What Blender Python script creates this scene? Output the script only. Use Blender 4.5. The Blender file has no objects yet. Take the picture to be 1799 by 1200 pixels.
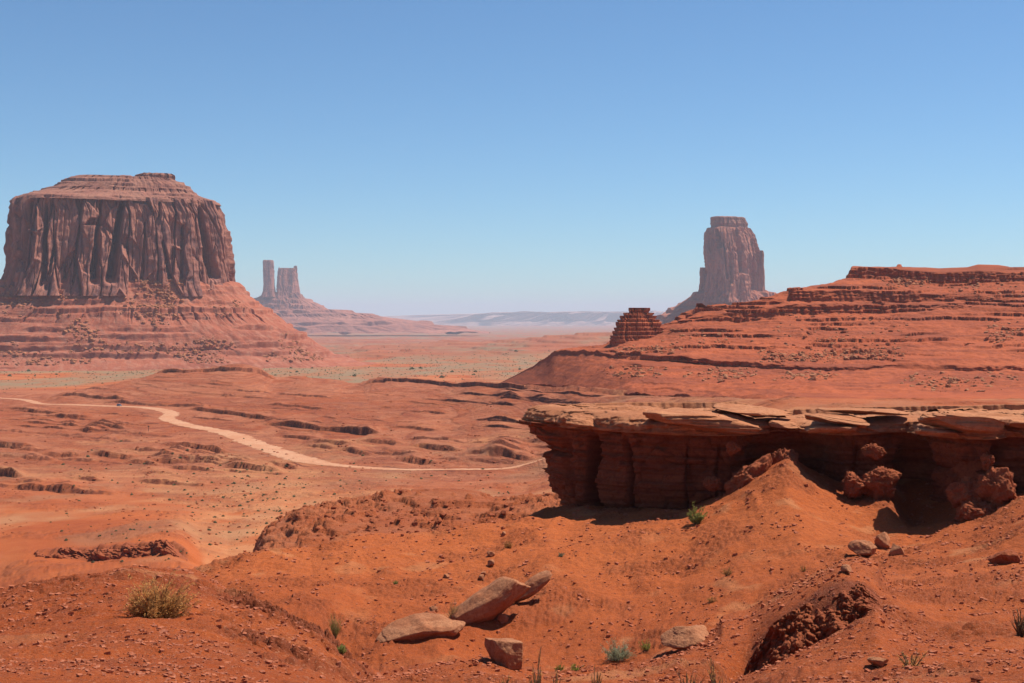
import bpy, math, random
import numpy as np
from mathutils import Vector, Matrix, Euler

# ------------------------------------------------------------------ camera, sky, sun, exposure
F, CX, HY = 2400.0, 899.5, 553.0          # focal length, image centre, horizon row (photo pixels)
SUN_AZ, SUN_EL = 63.0, 60.0               # degrees to the right of the view direction, above the horizon
scn = bpy.context.scene
COL = scn.collection
cam_d = bpy.data.cameras.new('camera'); cam = bpy.data.objects.new('camera', cam_d); COL.objects.link(cam)
cam.location = (0, 0, 0); cam.rotation_euler = (math.radians(90), 0, 0)
cam_d.sensor_width = 36; cam_d.lens = 36*F/1799; cam_d.shift_y = -(600-HY)/1799
cam_d.clip_start = 0.2; cam_d.clip_end = 300000
scn.camera = cam
wd = bpy.data.worlds.new('World'); scn.world = wd; wd.use_nodes = True
wn = wd.node_tree.nodes; bg = wn['Background']
sky = wn.new('ShaderNodeTexSky'); sky.sky_type = 'NISHITA'; sky.sun_disc = False
sky.sun_elevation = math.radians(SUN_EL); sky.sun_rotation = math.radians(SUN_AZ)
sky.altitude = 1600; sky.air_density = 1.0; sky.dust_density = 0.3; sky.ozone_density = 2.2
tint = wn.new('ShaderNodeMix'); tint.data_type = 'RGBA'; tint.blend_type = 'MULTIPLY'; tint.inputs[0].default_value = 1; tint.inputs[7].default_value = (.66, .91, 1.06, 1)
wd.node_tree.links.new(sky.outputs[0], tint.inputs[6]); wd.node_tree.links.new(tint.outputs[2], bg.inputs[0]); bg.inputs[1].default_value = 0.085
sd = bpy.data.lights.new('sun', 'SUN'); sd.energy = 5.0; sd.angle = math.radians(0.5); sd.color = (1, .94, .84)
sun = bpy.data.objects.new('sun', sd); COL.objects.link(sun)
_a, _e = math.radians(SUN_AZ), math.radians(SUN_EL)
sdir = Vector((math.cos(_e)*math.sin(_a), math.cos(_e)*math.cos(_a), math.sin(_e)))
sun.rotation_euler = sdir.to_track_quat('Z', 'Y').to_euler()
scn.view_settings.view_transform = 'Standard'; scn.view_settings.look = 'None'
scn.view_settings.exposure = 0.38; scn.view_settings.gamma = 1
scn.render.engine = 'CYCLES'; scn.cycles.volume_bounces = 2

# ------------------------------------------------------------------ noise
_r = np.random.RandomState(11)
_P = _r.permutation(4096).astype(np.int32)
_A = _r.rand(4096)*2*np.pi
_GX, _GY = np.cos(_A).astype(np.float32), np.sin(_A).astype(np.float32)
_g3 = _r.randn(4096, 3).astype(np.float32); _g3 /= np.linalg.norm(_g3, axis=1)[:, None]
_U = _r.rand(4096, 3).astype(np.float32)
def _h2(i, j): return _P[(_P[i & 4095] + j) & 4095]
def _h3(i, j, k): return _P[(_h2(i, j) + k) & 4095]
def n2(x, y):
    x = np.asarray(x, float); y = np.asarray(y, float)
    xi = np.floor(x); yi = np.floor(y); fx = (x-xi).astype(np.float32); fy = (y-yi).astype(np.float32)
    xi = xi.astype(np.int64); yi = yi.astype(np.int64)
    u = fx*fx*fx*(fx*(fx*6-15)+10); v = fy*fy*fy*(fy*(fy*6-15)+10)
    def g(a, b):
        h = _h2(xi+a, yi+b); return _GX[h]*(fx-a) + _GY[h]*(fy-b)
    a0 = g(0, 0); a1 = g(1, 0); b0 = g(0, 1); b1 = g(1, 1)
    p = a0+(a1-a0)*u; q = b0+(b1-b0)*u
    return (p+(q-p)*v)*1.5
def n3(x, y, z):
    x, y, z = np.broadcast_arrays(np.asarray(x, float), np.asarray(y, float), np.asarray(z, float))
    xi = np.floor(x); yi = np.floor(y); zi = np.floor(z)
    fx, fy, fz = (x-xi).astype(np.float32), (y-yi).astype(np.float32), (z-zi).astype(np.float32)
    xi = xi.astype(np.int64); yi = yi.astype(np.int64); zi = zi.astype(np.int64)
    s = lambda f: f*f*f*(f*(f*6-15)+10)
    u, v, w = s(fx), s(fy), s(fz)
    def g(a, b, c):
        h = _h3(xi+a, yi+b, zi+c); G = _g3[h]
        return G[..., 0]*(fx-a)+G[..., 1]*(fy-b)+G[..., 2]*(fz-c)
    L = lambda a, b, t: a+(b-a)*t
    return L(L(L(g(0,0,0), g(1,0,0), u), L(g(0,1,0), g(1,1,0), u), v),
             L(L(g(0,0,1), g(1,0,1), u), L(g(0,1,1), g(1,1,1), u), v), w)*1.6
def fb2(x, y, o=4, g=.5):
    t = 0; a = 1
    for i in range(o): t = t + a*n2(x+17.3*i, y-9.1*i); x = x*2.03; y = y*2.03; a *= g
    return t
def fb3(x, y, z, o=4, g=.5):
    t = 0; a = 1
    for i in range(o): t = t + a*n3(x+17.3*i, y-9.1*i, z+3.7*i); x = x*2.03; y = y*2.03; z = z*2.03; a *= g
    return t
def cell2(x, y):
    xi = np.floor(x).astype(np.int64); yi = np.floor(y).astype(np.int64)
    d1 = np.full(np.shape(x), 9.); d2 = d1.copy(); idv = np.zeros(np.shape(x))
    for a in (-1, 0, 1):
        for b in (-1, 0, 1):
            h = _h2(xi+a, yi+b); d = (xi+a+_U[h, 0]-x)**2+(yi+b+_U[h, 1]-y)**2
            c = d < d1; d2 = np.where(c, d1, np.minimum(d2, d)); idv = np.where(c, _U[h, 2], idv); d1 = np.where(c, d, d1)
    return np.sqrt(d1), np.sqrt(d2), idv
def cell3(x, y, z):
    xi = np.floor(x).astype(np.int64); yi = np.floor(y).astype(np.int64); zi = np.floor(z).astype(np.int64)
    d1 = np.full(np.shape(x), 9.); d2 = d1.copy(); idv = np.zeros(np.shape(x))
    for a in (-1, 0, 1):
        for b in (-1, 0, 1):
            for c_ in (-1, 0, 1):
                h = _h3(xi+a, yi+b, zi+c_); k = _P[h]
                d = (xi+a+_U[h, 0]-x)**2+(yi+b+_U[h, 1]-y)**2+(zi+c_+_U[k, 0]-z)**2
                c = d < d1; d2 = np.where(c, d1, np.minimum(d2, d)); idv = np.where(c, _U[h, 2], idv); d1 = np.where(c, d, d1)
    return np.sqrt(d1), np.sqrt(d2), idv
def ss(a, b, x):
    t = np.clip((np.asarray(x, float)-a)/(b-a), 0, 1); return t*t*(3-2*t)
def band(x, a, b, c, d): return ss(a, b, x)*(1-ss(c, d, x))
def terr(z, step, w=.12):
    q = z/step; f = np.floor(q); t = q-f
    return (f+ss(.5-w, .5+w, t)*1.0)*step
def gsm(A, s, ax=0):
    r = int(3*s)+1; k = np.exp(-.5*(np.arange(-r, r+1)/s)**2); k /= k.sum()
    A = np.moveaxis(A, ax, -1); P_ = np.pad(A, [(0, 0)]*(A.ndim-1)+[(r, r)], mode='edge')
    o = sum(k[i]*P_[..., i:i+A.shape[-1]] for i in range(2*r+1))
    return np.moveaxis(o, -1, ax)

# ------------------------------------------------------------------ object helpers
def tag(o, label=None, cat=None, group=None, kind=None):
    if label: o['label'] = label
    if cat: o['category'] = cat
    if group: o['group'] = group
    if kind: o['kind'] = kind
    return o
def empty(name, loc=(0, 0, 0), label=None, cat=None, group=None):
    o = bpy.data.objects.new(name, None); COL.objects.link(o); o.location = loc; o.empty_display_size = .1
    return tag(o, label, cat, group)
def raw_mesh(name, V, Q, smooth=False):
    V = np.asarray(V, np.float32).reshape(-1, 3); me = bpy.data.meshes.new(name)
    Q = np.asarray(Q, np.int32); n, k = Q.shape
    me.vertices.add(len(V)); me.vertices.foreach_set('co', V.ravel())
    me.loops.add(n*k); me.loops.foreach_set('vertex_index', Q.ravel())
    me.polygons.add(n); me.polygons.foreach_set('loop_start', np.arange(0, n*k, k, dtype=np.int32))
    me.polygons.foreach_set('use_smooth', np.full(n, smooth))
    me.update(calc_edges=True); me.validate(); return me
def obj(name, me, mat, parent=None, loc=None):
    o = bpy.data.objects.new(name, me); COL.objects.link(o)
    if mat and not me.materials: me.materials.append(mat)
    if parent: o.parent = parent
    if loc is not None: o.location = loc
    return o
def grid_q(r, c, closed=False, flip=False):
    i = np.arange(r-1)[:, None]*c; j = np.arange(c if closed else c-1)[None, :]; j2 = (j+1) % c
    q = np.stack([i+j, i+j2, i+c+j2, i+c+j], -1).reshape(-1, 4)
    return q[:, ::-1] if flip else q
def attr(me, name, A):
    a = me.attributes.new(name, 'FLOAT', 'POINT'); a.data.foreach_set('value', np.asarray(A, np.float32).ravel())

# ------------------------------------------------------------------ materials
ALB = .76        # scales every albedo below
class NT:
    def __init__(s, name):
        s.m = bpy.data.materials.new(name); s.m.use_nodes = True; s.t = s.m.node_tree
        s.b = s.t.nodes['Principled BSDF']; s.b.inputs['Specular IOR Level'].default_value = .12
        s.b.inputs['Roughness'].default_value = .95
        s.geo = s.t.nodes.new('ShaderNodeNewGeometry').outputs['Position']
        s.tc = s.t.nodes.new('ShaderNodeTexCoord').outputs['Object']
    def n(s, t): return s.t.nodes.new(t)
    def l(s, a, b): s.t.links.new(a, b)
    def map(s, src, sc, loc=(0, 0, 0)):
        m = s.n('ShaderNodeMapping'); m.inputs['Scale'].default_value = sc; m.inputs['Location'].default_value = loc
        s.l(src, m.inputs[0]); return m.outputs[0]
    def noise(s, src, sc, det=4, rough=.55, dist=0):
        k = s.n('ShaderNodeTexNoise'); k.inputs['Scale'].default_value = sc; k.inputs['Detail'].default_value = det
        k.inputs['Roughness'].default_value = rough; k.inputs['Distortion'].default_value = dist
        s.l(src, k.inputs['Vector']); return k.outputs['Fac']
    def ramp(s, src, a, b, lo=0., hi=1.):
        k = s.n('ShaderNodeMapRange'); k.interpolation_type = 'SMOOTHSTEP'
        for i, v in zip((1, 2, 3, 4), (a, b, lo, hi)): k.inputs[i].default_value = v
        s.l(src, k.inputs[0]); return k.outputs[0]
    def mul(s, a, b, op='MULTIPLY'):
        k = s.n('ShaderNodeMath'); k.operation = op
        for i, v in enumerate((a, b)):
            if isinstance(v, (int, float)): k.inputs[i].default_value = v
            else: s.l(v, k.inputs[i])
        return k.outputs[0]
    def mix(s, f, a, b):
        k = s.n('ShaderNodeMix'); k.data_type = 'RGBA'
        for i, v in ((0, f), (6, a), (7, b)):
            if isinstance(v, (int, float)): k.inputs[i].default_value = v
            elif isinstance(v, tuple): k.inputs[i].default_value = tuple(ALB*q for q in v)+(1,)
            else: s.l(v, k.inputs[i])
        return k.outputs[2]
    def at(s, name):
        k = s.n('ShaderNodeAttribute'); k.attribute_name = name; return k.outputs['Fac']
    def bump(s, hs, strength=1.):
        prev = None
        for h, d in hs:
            k = s.n('ShaderNodeBump'); k.inputs['Distance'].default_value = d; k.inputs['Strength'].default_value = strength
            s.l(h, k.inputs['Height'])
            if prev: s.l(prev, k.inputs['Normal'])
            prev = k.outputs[0]
        s.l(prev, s.b.inputs['Normal'])
    def out(s, c): s.l(c, s.b.inputs['Base Color']); return s.m

RED = (.48, .103, .022); DEEP = (.37, .071, .017); ORG = (.58, .146, .039); PALE = (.60, .25, .105)
def ground_mat():
    s = NT('red_desert_soil'); p = s.geo
    big = s.ramp(s.noise(p, .022, 6, .65), .32, .63)
    mid = s.ramp(s.noise(p, .35, 5, .6), .35, .68)
    fine = s.ramp(s.noise(p, 4.5, 5, .7), .42, .62)
    grit = s.ramp(s.noise(p, 26, 3, .7), .56, .68)
    c = s.mix(big, DEEP, ORG)
    c = s.mix(s.mul(mid, .55), c, RED)
    c = s.mix(s.mul(fine, .35), c, (.24, .062, .03))
    c = s.mix(s.mul(s.at('strata'), .42), c, (.35, .082, .030))
    c = s.mix(s.mul(s.mul(s.ramp(s.noise(p, .9, 5, .75), .48, .62), s.at('strata')), .45), c, (.26, .065, .030))
    # strata bands that follow height
    st = s.ramp(s.noise(s.map(p, (.004, .004, .9)), 1.0, 6, .75, .3), .40, .60)
    c = s.mix(s.mul(s.mul(st, s.at('strata')), .55), c, (.60, .235, .12))
    st2 = s.ramp(s.noise(s.map(p, (.006, .006, 2.3), (5, 3, 1)), 1.0, 6, .75, .3), .50, .62)
    c = s.mix(s.mul(s.mul(st2, s.at('strata')), .65), c, (.25, .066, .034))
    pn = s.ramp(s.noise(p, .07, 5, .65), .3, .6)
    c = s.mix(s.mul(s.at('pale'), s.mul(pn, 1.0)), c, PALE)
    sc = s.ramp(s.noise(s.map(p, (.03, .012, .03)), 1.0, 7, .7), .40, .58)
    c = s.mix(s.mul(s.at('scrub'), s.mul(s.mul(sc, .55), .45, 'ADD')), c, (.31, .205, .115))
    sk = s.ramp(s.noise(s.map(p, (.012, .10, .10), (2, 7, 1)), 1.0, 7, .72, .5), .44, .62)
    c = s.mix(s.mul(s.mul(sk, s.at('strata')), .5), c, (.36, .085, .038))
    sk2 = s.ramp(s.noise(s.map(p, (.02, .2, .2), (8, 1, 1)), 1.0, 7, .75, .4), .52, .66)
    c = s.mix(s.mul(s.mul(sk2, s.at('strata')), .4), c, (.66, .29, .15))
    dots = s.ramp(s.noise(s.map(p, (.35, .16, .3), (8, 1, 1)), 1.0, 4, .8), .57, .66)
    c = s.mix(s.mul(s.mul(dots, s.at('strata')), .85), c, (.20, .055, .03))
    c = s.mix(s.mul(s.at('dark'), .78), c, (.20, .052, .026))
    sp = s.ramp(s.noise(p, 9, 4, .8), .60, .70)
    c = s.mix(s.mul(sp, .55), c, (.22, .055, .025))
    c = s.mix(s.mul(grit, .5), c, (.66, .32, .18))
    sp2 = s.ramp(s.noise(s.map(p, (1, 1, 1), (31, 5, 2)), 11, 3, .8), .66, .72)
    c = s.mix(s.mul(sp2, .5), c, (.66, .30, .16))
    s.bump([(s.noise(p, 1.6, 6, .7), .15), (s.noise(p, 14, 5, .75), .045), (s.mul(s.noise(p, .28, 7, .72), s.at('strata')), 1.3)], 1.)
    return s.out(c)
def rock_mat(name, c1, c2, c3, sc=.1, strata=None, streak=None, bumps=(), co='geo'):
    s = NT(name); p = s.geo if co == 'geo' else s.tc
    c = s.mix(s.ramp(s.noise(p, sc, 6, .65), .35, .65), c1, c2)
    if strata:
        k, col, amt = strata
        c = s.mix(s.mul(s.ramp(s.noise(s.map(p, (k*.02, k*.02, k)), 1, 6, .75, .25), .45, .60), amt), c, col)
    if streak:
        k, col, amt = streak
        c = s.mix(s.mul(s.ramp(s.noise(s.map(p, (k, k, k*.12)), 1, 5, .65, .4), .46, .62), amt), c, col)
    c = s.mix(s.mul(s.ramp(s.noise(p, sc*9, 5, .7), .45, .65), .6), c, c3)
    s.bump([(s.noise(p, k, 6, .7), d) for k, d in bumps], 1.)
    return s.out(c)
def flat_mat(name, c, rough=.6, c2=None, sc=20, metal=0, spec=.3):
    s = NT(name); s.b.inputs['Roughness'].default_value = rough; s.b.inputs['Metallic'].default_value = metal
    s.b.inputs['Specular IOR Level'].default_value = spec
    return s.out(s.mix(s.ramp(s.noise(s.tc, sc, 3), .35, .65), c, c2 or tuple(v*.8 for v in c)))
M = {}
M['ground'] = ground_mat()
M['road'] = rock_mat('pale_road_dust', (.68, .36, .21), (.62, .28, .15), (.54, .20, .09), .05, bumps=((.8, .06),))
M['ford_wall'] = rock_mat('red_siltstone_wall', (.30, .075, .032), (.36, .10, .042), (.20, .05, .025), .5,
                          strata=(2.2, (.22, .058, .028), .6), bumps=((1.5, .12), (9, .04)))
M['cap'] = rock_mat('pale_sandstone_cap', (.66, .29, .145), (.55, .205, .09), (.38, .14, .065), .45,
                    strata=(4.0, (.38, .14, .07), .5), streak=(.9, (.46, .17, .08), .3), bumps=((2.5, .08), (14, .03)))
M['boulder'] = rock_mat('tan_sandstone', (.56, .245, .12), (.46, .165, .075), (.32, .115, .055), .8, strata=(6., (.40, .15, .075), .4), bumps=((4, .07), (25, .02)))
M['redrock'] = rock_mat('crumbled_red_siltstone', (.34, .088, .038), (.42, .115, .045), (.22, .055, .028), 1.2, bumps=((6, .05), (22, .02)))
M['merrick'] = rock_mat('dark_varnished_sandstone', (.50, .205, .135), (.42, .16, .11), (.33, .125, .09), .02,
                        strata=(.07, (.40, .17, .105), .35), streak=(.09, (.17, .08, .075), .8), bumps=((.08, 2.5), (.4, .6)))
M['merrick_cap'] = rock_mat('layered_cap_rock', (.50, .23, .15), (.42, .165, .11), (.32, .13, .095), .03,
                        strata=(.25, (.22, .085, .062), .6), bumps=((.12, 1.6), (.5, .5)))
M['talus'] = rock_mat('butte_talus_soil', (.50, .155, .085), (.44, .125, .067), (.54, .24, .155), .012,
                        strata=(.11, (.29, .088, .055), .5), bumps=((.12, 1.2), (.5, .5)))
M['spire'] = rock_mat('far_spire_sandstone', (.60, .24, .16), (.52, .19, .125), (.40, .15, .11), .004,
                        strata=(.02, (.34, .12, .08), .5), streak=(.02, (.24, .10, .08), .55), bumps=((.03, 6.), ))
M['rose'] = rock_mat('rose_varnished_sandstone', (.66, .25, .15), (.56, .20, .12), (.42, .15, .10), .012, strata=(.05, (.50, .20, .12), .35), streak=(.05, (.26, .10, .08), .7), bumps=((.06, 3.), (.3, .8)))
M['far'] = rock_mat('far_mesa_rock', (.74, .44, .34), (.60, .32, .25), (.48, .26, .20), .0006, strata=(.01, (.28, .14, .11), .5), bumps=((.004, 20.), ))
M['ridge'] = rock_mat('layered_ridge_rock', (.53, .128, .048), (.46, .105, .04), (.34, .08, .036), .03,
                        strata=(.55, (.29, .075, .038), .75), bumps=((.35, .5), (1.6, .18)))

# ------------------------------------------------------------------ ground sheet
fine = np.arange(-260, 2060, 1.85)
PX = np.concatenate([np.linspace(-4200, -270, 50), fine, np.linspace(2070, 6000, 50)])
def Zv(px, Y, z): return (px, Y, HY-F*z/Y)
_S = []
def line(n, pts, sm=7):
    """n rows lead from this line to the next one"""
    a = np.array([(p[0], p[1], -(p[2]-HY)/F*p[1]) for p in pts])
    Y = np.interp(PX, a[:, 0], a[:, 1]); Z = np.interp(PX, a[:, 0], a[:, 2])
    _S.append((n, gsm(Y, sm), gsm(Z, sm)))
line(20, [Zv(0, 2.5, -1.65)])
line(60, [(0, 9, 1235), (640, 9, 1260), (1300, 9, 1255), (1800, 9, 1235)])
line(90, [(-400, 17, 1130), (0, 17, 1120), (230, 17, 1108), (340, 17, 1113), (450, 17, 1140), (560, 17, 1172), (640, 17, 1222),
          (760, 17, 1232), (1000, 17, 1230), (1150, 17, 1215), (1300, 17, 1218), (1400, 17, 1180), (1540, 17, 1165), (1800, 17, 1158), (2100, 17, 1150)])
line(40, [(-400, 23, 1065), (0, 23, 1060), (120, 23, 1040), (230, 23, 1027), (340, 23, 1038), (450, 22, 1085), (560, 21, 1135), (640, 20.5, 1208), (760, 21, 1202),
          (870, 22, 1188), (1000, 22, 1208), (1100, 22, 1200), (1200, 23, 1180), (1265, 24.0, 1205), (1300, 24.3, 1206), (1340, 24.4, 1194), (1400, 24.4, 1166), (1450, 24.4, 1142), (1500, 24.6, 1098), (1540, 24.8, 1062),
          (1580, 24.6, 1090), (1650, 24, 1125), (1800, 24, 1120), (2100, 24, 1110)], 3)
line(40, [(-400, 24.6, 1060), (0, 24.6, 1054), (120, 24.6, 1030), (230, 24.6, 1017), (340, 24.6, 1028), (450, 23.4, 1076), (560, 22.2, 1130), (640, 22, 1204), (760, 22.5, 1196),
          (870, 23.5, 1183), (1000, 23.5, 1203), (1100, 23.5, 1194), (1200, 24.5, 1172), (1265, 25.2, 1180), (1300, 25.6, 1245), (1340, 25.7, 1255), (1400, 25.7, 1225), (1450, 25.7, 1195), (1500, 25.8, 1135), (1535, 25.9, 1080), (1560, 26, 1060),
          (1600, 26, 1080), (1650, 26, 1100), (1800, 26, 1095), (2100, 26, 1085)], 3)
line(90, [(-400, 27, 1050), (0, 27, 1040), (120, 28, 1010), (230, 29, 990), (340, 29, 1000), (400, 28, 1030), (450, 27, 1060), (560, 25, 1115), (620, 24, 1170),
          (660, 24, 1195), (760, 26, 1181), (870, 27, 1166), (960, 27, 1188), (1100, 27.5, 1176), (1200, 28, 1143), (1270, 28, 1125), (1320, 28, 1115), (1370, 27.6, 1078), (1430, 27.2, 1045),
          (1480, 27.2, 1020), (1520, 27.4, 1028), (1550, 27.8, 1045), (1600, 30, 1046), (1700, 32, 1035), (1800, 32, 1028), (2100, 32, 1020)], 4)
line(60, [Zv(-400, 55, -34), Zv(0, 50, -28), Zv(230, 48, -23), Zv(340, 48, -20), Zv(450, 52, -18.5), Zv(560, 56, -16.9), (620, 58, 1185), (660, 59, 1160), (760, 59, 1152),
          (870, 58, 1168), (960, 57, 1182), (1100, 56, 1172), (1170, 56, 1138), (1250, 56, 1120), (1320, 56, 1098), (1400, 56, 1065), (1480, 55, 1040), (1540, 53, 1012),
          (1600, 52, 1014), (1700, 50, 1004), (1800, 49, 993), (2100, 48, 982)])
line(90, [Zv(-400, 90, -48), Zv(0, 80, -44), Zv(230, 66, -33), (330, 62, 1130), (450, 64, 1070), (560, 65, 1070), (640, 66, 1080), (760, 66, 1072),
          (870, 66, 1067), (960, 66, 1057), (1100, 66, 1047), (1200, 66, 1032), (1300, 65, 1007), (1400, 65, 987), (1480, 64, 987), (1540, 62, 992),
          (1600, 60, 992), (1700, 57, 987), (1800, 55, 977), (2100, 52, 967)])
line(80, [Zv(-400, 120, -56), Zv(0, 110, -54), Zv(230, 84, -42), (300, 70, 1060), (370, 71, 1032), (450, 72, 1013), (560, 73, 1003), (640, 74, 998), (760, 75, 988),
          (870, 76, 975), (960, 77, 953), (1100, 76, 948), (1200, 75, 936), (1290, 74, 912), (1390, 74, 880), (1440, 74, 902), (1480, 73, 924), (1540, 72, 950), (1600, 70, 948),
          (1700, 66, 945), (1800, 61, 925), (2100, 56, 915)])
line(30, [Zv(-400, 170, -59), Zv(0, 150, -59), Zv(230, 110, -52), (300, 76, 1022), (340, 76, 1004), (370, 76, 994), (450, 77, 976), (560, 79, 962), (620, 80, 950), (760, 83, 938),
          (830, 82, 931), (900, 83.5, 916), (940, 85, 904), (970, 88, 893), (1030, 86, 893), (1100, 83, 905), (1200, 80, 908), (1290, 80, 868), (1340, 80.5, 832), (1385, 81, 800),
          (1420, 81, 828), (1480, 79, 866), (1560, 78, 870), (1600, 77, 925), (1700, 73, 912), (1800, 69, 882), (2100, 63, 870)], 4)
line(20, [Zv(-400, 180, -59.5), Zv(0, 160, -59.5), Zv(230, 122, -55), Zv(370, 92, -24), Zv(620, 92, -15), Zv(900, 92, -17), Zv(950, 93, -16), Zv(990, 96, -14), Zv(1200, 90, -12), Zv(1385, 88, -10), Zv(1800, 80, -10), Zv(2100, 74, -8)])
line(40, [Zv(-400, 200, -60), Zv(0, 180, -60), Zv(230, 150, -58), Zv(370, 112, -38), Zv(450, 112, -32), Zv(620, 112, -26), Zv(900, 112, -22), Zv(970, 114, -19), Zv(1400, 116, -16), Zv(2100, 116, -14)])
line(110, [Zv(-400, 240, -60.5), Zv(0, 230, -60.5), Zv(230, 190, -60), Zv(350, 165, -50), (450, 150, 982), (520, 150, 962), (620, 150, 953), (760, 150, 938), (830, 150, 930), (900, 150, 918), (1000, 150, 905), Zv(1800, 150, -20), Zv(2100, 150, -20)])
line(40, [Zv(-400, 262, -60.5), Zv(0, 255, -60.5), Zv(230, 215, -60), Zv(370, 190, -55), (450, 185, 950), (510, 190, 908), (620, 200, 884), (720, 205, 862), (800, 205, 866), (870, 203, 890), (930, 203, 884), (1100, 205, 882), Zv(2100, 205, -27)], 5)
line(45, [Zv(-400, 302, -60), (0, 302, 1026), (60, 305, 1002), (160, 308, 993), (320, 305, 985), (370, 300, 1020), Zv(450, 240, -55), Zv(620, 250, -54), Zv(930, 250, -50), Zv(2100, 260, -40)])
line(16, [Zv(-400, 322, -60), (-60, 322, 985), (50, 322, 972), (160, 322, 984), (300, 322, 972), (350, 322, 992), Zv(400, 320, -60.2), Zv(620, 320, -59), Zv(930, 320, -57), Zv(2100, 320, -45)], 4)
line(110, [Zv(-400, 325, -59.5), (-60, 325, 981), (50, 325, 967), (80, 325, 968), (160, 325, 964), (230, 325, 955), (290, 325, 952), (318, 325, 958), (348, 325, 984), Zv(400, 325, -60.2), Zv(620, 325, -59), Zv(930, 325, -57), Zv(2100, 325, -45)], 2)
line(90, [Zv(-400, 450, -59), Zv(0, 450, -59.5), Zv(500, 450, -60.7), Zv(930, 450, -60), Zv(1100, 430, -50), Zv(2100, 400, -40)])
line(120, [Zv(-400, 560, -61), Zv(0, 560, -61), Zv(500, 545, -61.3), Zv(945, 545, -62), Zv(1000, 545, -58), Zv(1110, 500, -48), Zv(1400, 430, -30), Zv(2100, 400, -28)])
line(330, [Zv(-400, 780, -64.5), Zv(0, 780, -64.5), Zv(430, 700, -63.5), Zv(600, 680, -62.5), Zv(930, 640, -56), Zv(1110, 560, -42), Zv(1400, 450, -29), Zv(2100, 430, -28)])
line(300, [Zv(-400, 930, -67.5), Zv(0, 930, -67.5), Zv(120, 960, -66.5), Zv(290, 960, -62.5), Zv(430, 950, -60.5), Zv(600, 920, -60), Zv(780, 840, -59), Zv(930, 720, -52), Zv(1110, 590, -37), Zv(1400, 470, -28.5), Zv(2100, 445, -28)])
line(50, [(-400, 1100, 712), (0, 1090, 712), (60, 1110, 706), (120, 1170, 690), (230, 1210, 669), (290, 1230, 653), (360, 1240, 650), (420, 1250, 640), (455, 1250, 648), (480, 1250, 664), (530, 1240, 661), (595, 1230, 668), (625, 1220, 676), (660, 1200, 665),
          (780, 1050, 674), (900, 880, 683), (1000, 740, 689), (1110, 640, 696), (1400, 480, 703), (2100, 455, 705)], 4)
line(50, [Zv(-400, 1200, -73), Zv(0, 1190, -73), Zv(300, 1320, -72), Zv(600, 1330, -73), Zv(800, 1250, -73), Zv(950, 1180, -70), Zv(1110, 900, -60), Zv(1400, 800, -50), Zv(2100, 800, -50)])
line(90, [Zv(0, 1500, -75.5)])
line(90, [Zv(0, 2000, -78.5)])
line(90, [Zv(0, 2700, -83), Zv(700, 2700, -83), Zv(1050, 2700, -70), Zv(1300, 2700, -60), Zv(2000, 2700, -75)], 40)
line(60, [Zv(0, 3600, -92), Zv(750, 3600, -92), Zv(1050, 3600, -58), Zv(1200, 3600, -50), Zv(2000, 3600, -92)], 40)
line(50, [Zv(0, 6000, -115)])
line(40, [Zv(0, 10000, -140)])
line(25, [Zv(0, 18000, -178)])
line(12, [Zv(0, 32000, -212)])
line(1, [Zv(0, 56000, -340)])
Yn = np.array([s[1] for s in _S]); Zn = np.array([s[2] for s in _S]); ns = [s[0] for s in _S]
dY = np.diff(Yn, axis=0); dl = np.diff(Zn, axis=0)/dY
mT = np.zeros_like(Zn); a_, b_ = dl[:-1], dl[1:]
w1 = 2*dY[1:]+dY[:-1]; w2 = dY[1:]+2*dY[:-1]
with np.errstate(divide='ignore', invalid='ignore'):
    hm = (w1+w2)/(w1/a_+w2/b_)
mT[1:-1] = np.where(a_*b_ > 0, hm, 0); mT[0] = dl[0]; mT[-1] = dl[-1]
GY, GZ = [], []
for k in range(len(ns)-1):
    t = (np.arange(ns[k])/ns[k])[:, None]
    Yk = Yn[k]*(Yn[k+1]/Yn[k])**t; u = (Yk-Yn[k])/dY[k]; h = dY[k]
    GY.append(Yk)
    GZ.append((2*u**3-3*u**2+1)*Zn[k]+(u**3-2*u**2+u)*h*mT[k]+(-2*u**3+3*u**2)*Zn[k+1]+(u**3-u**2)*h*mT[k+1])
GY.append(Yn[-1][None]); GZ.append(Zn[-1][None])
GY = np.vstack(GY); GZ = np.vstack(GZ)
PXg = np.broadcast_to(PX[None, :], GY.shape)
GX = (PXg-CX)/F*GY

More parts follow.
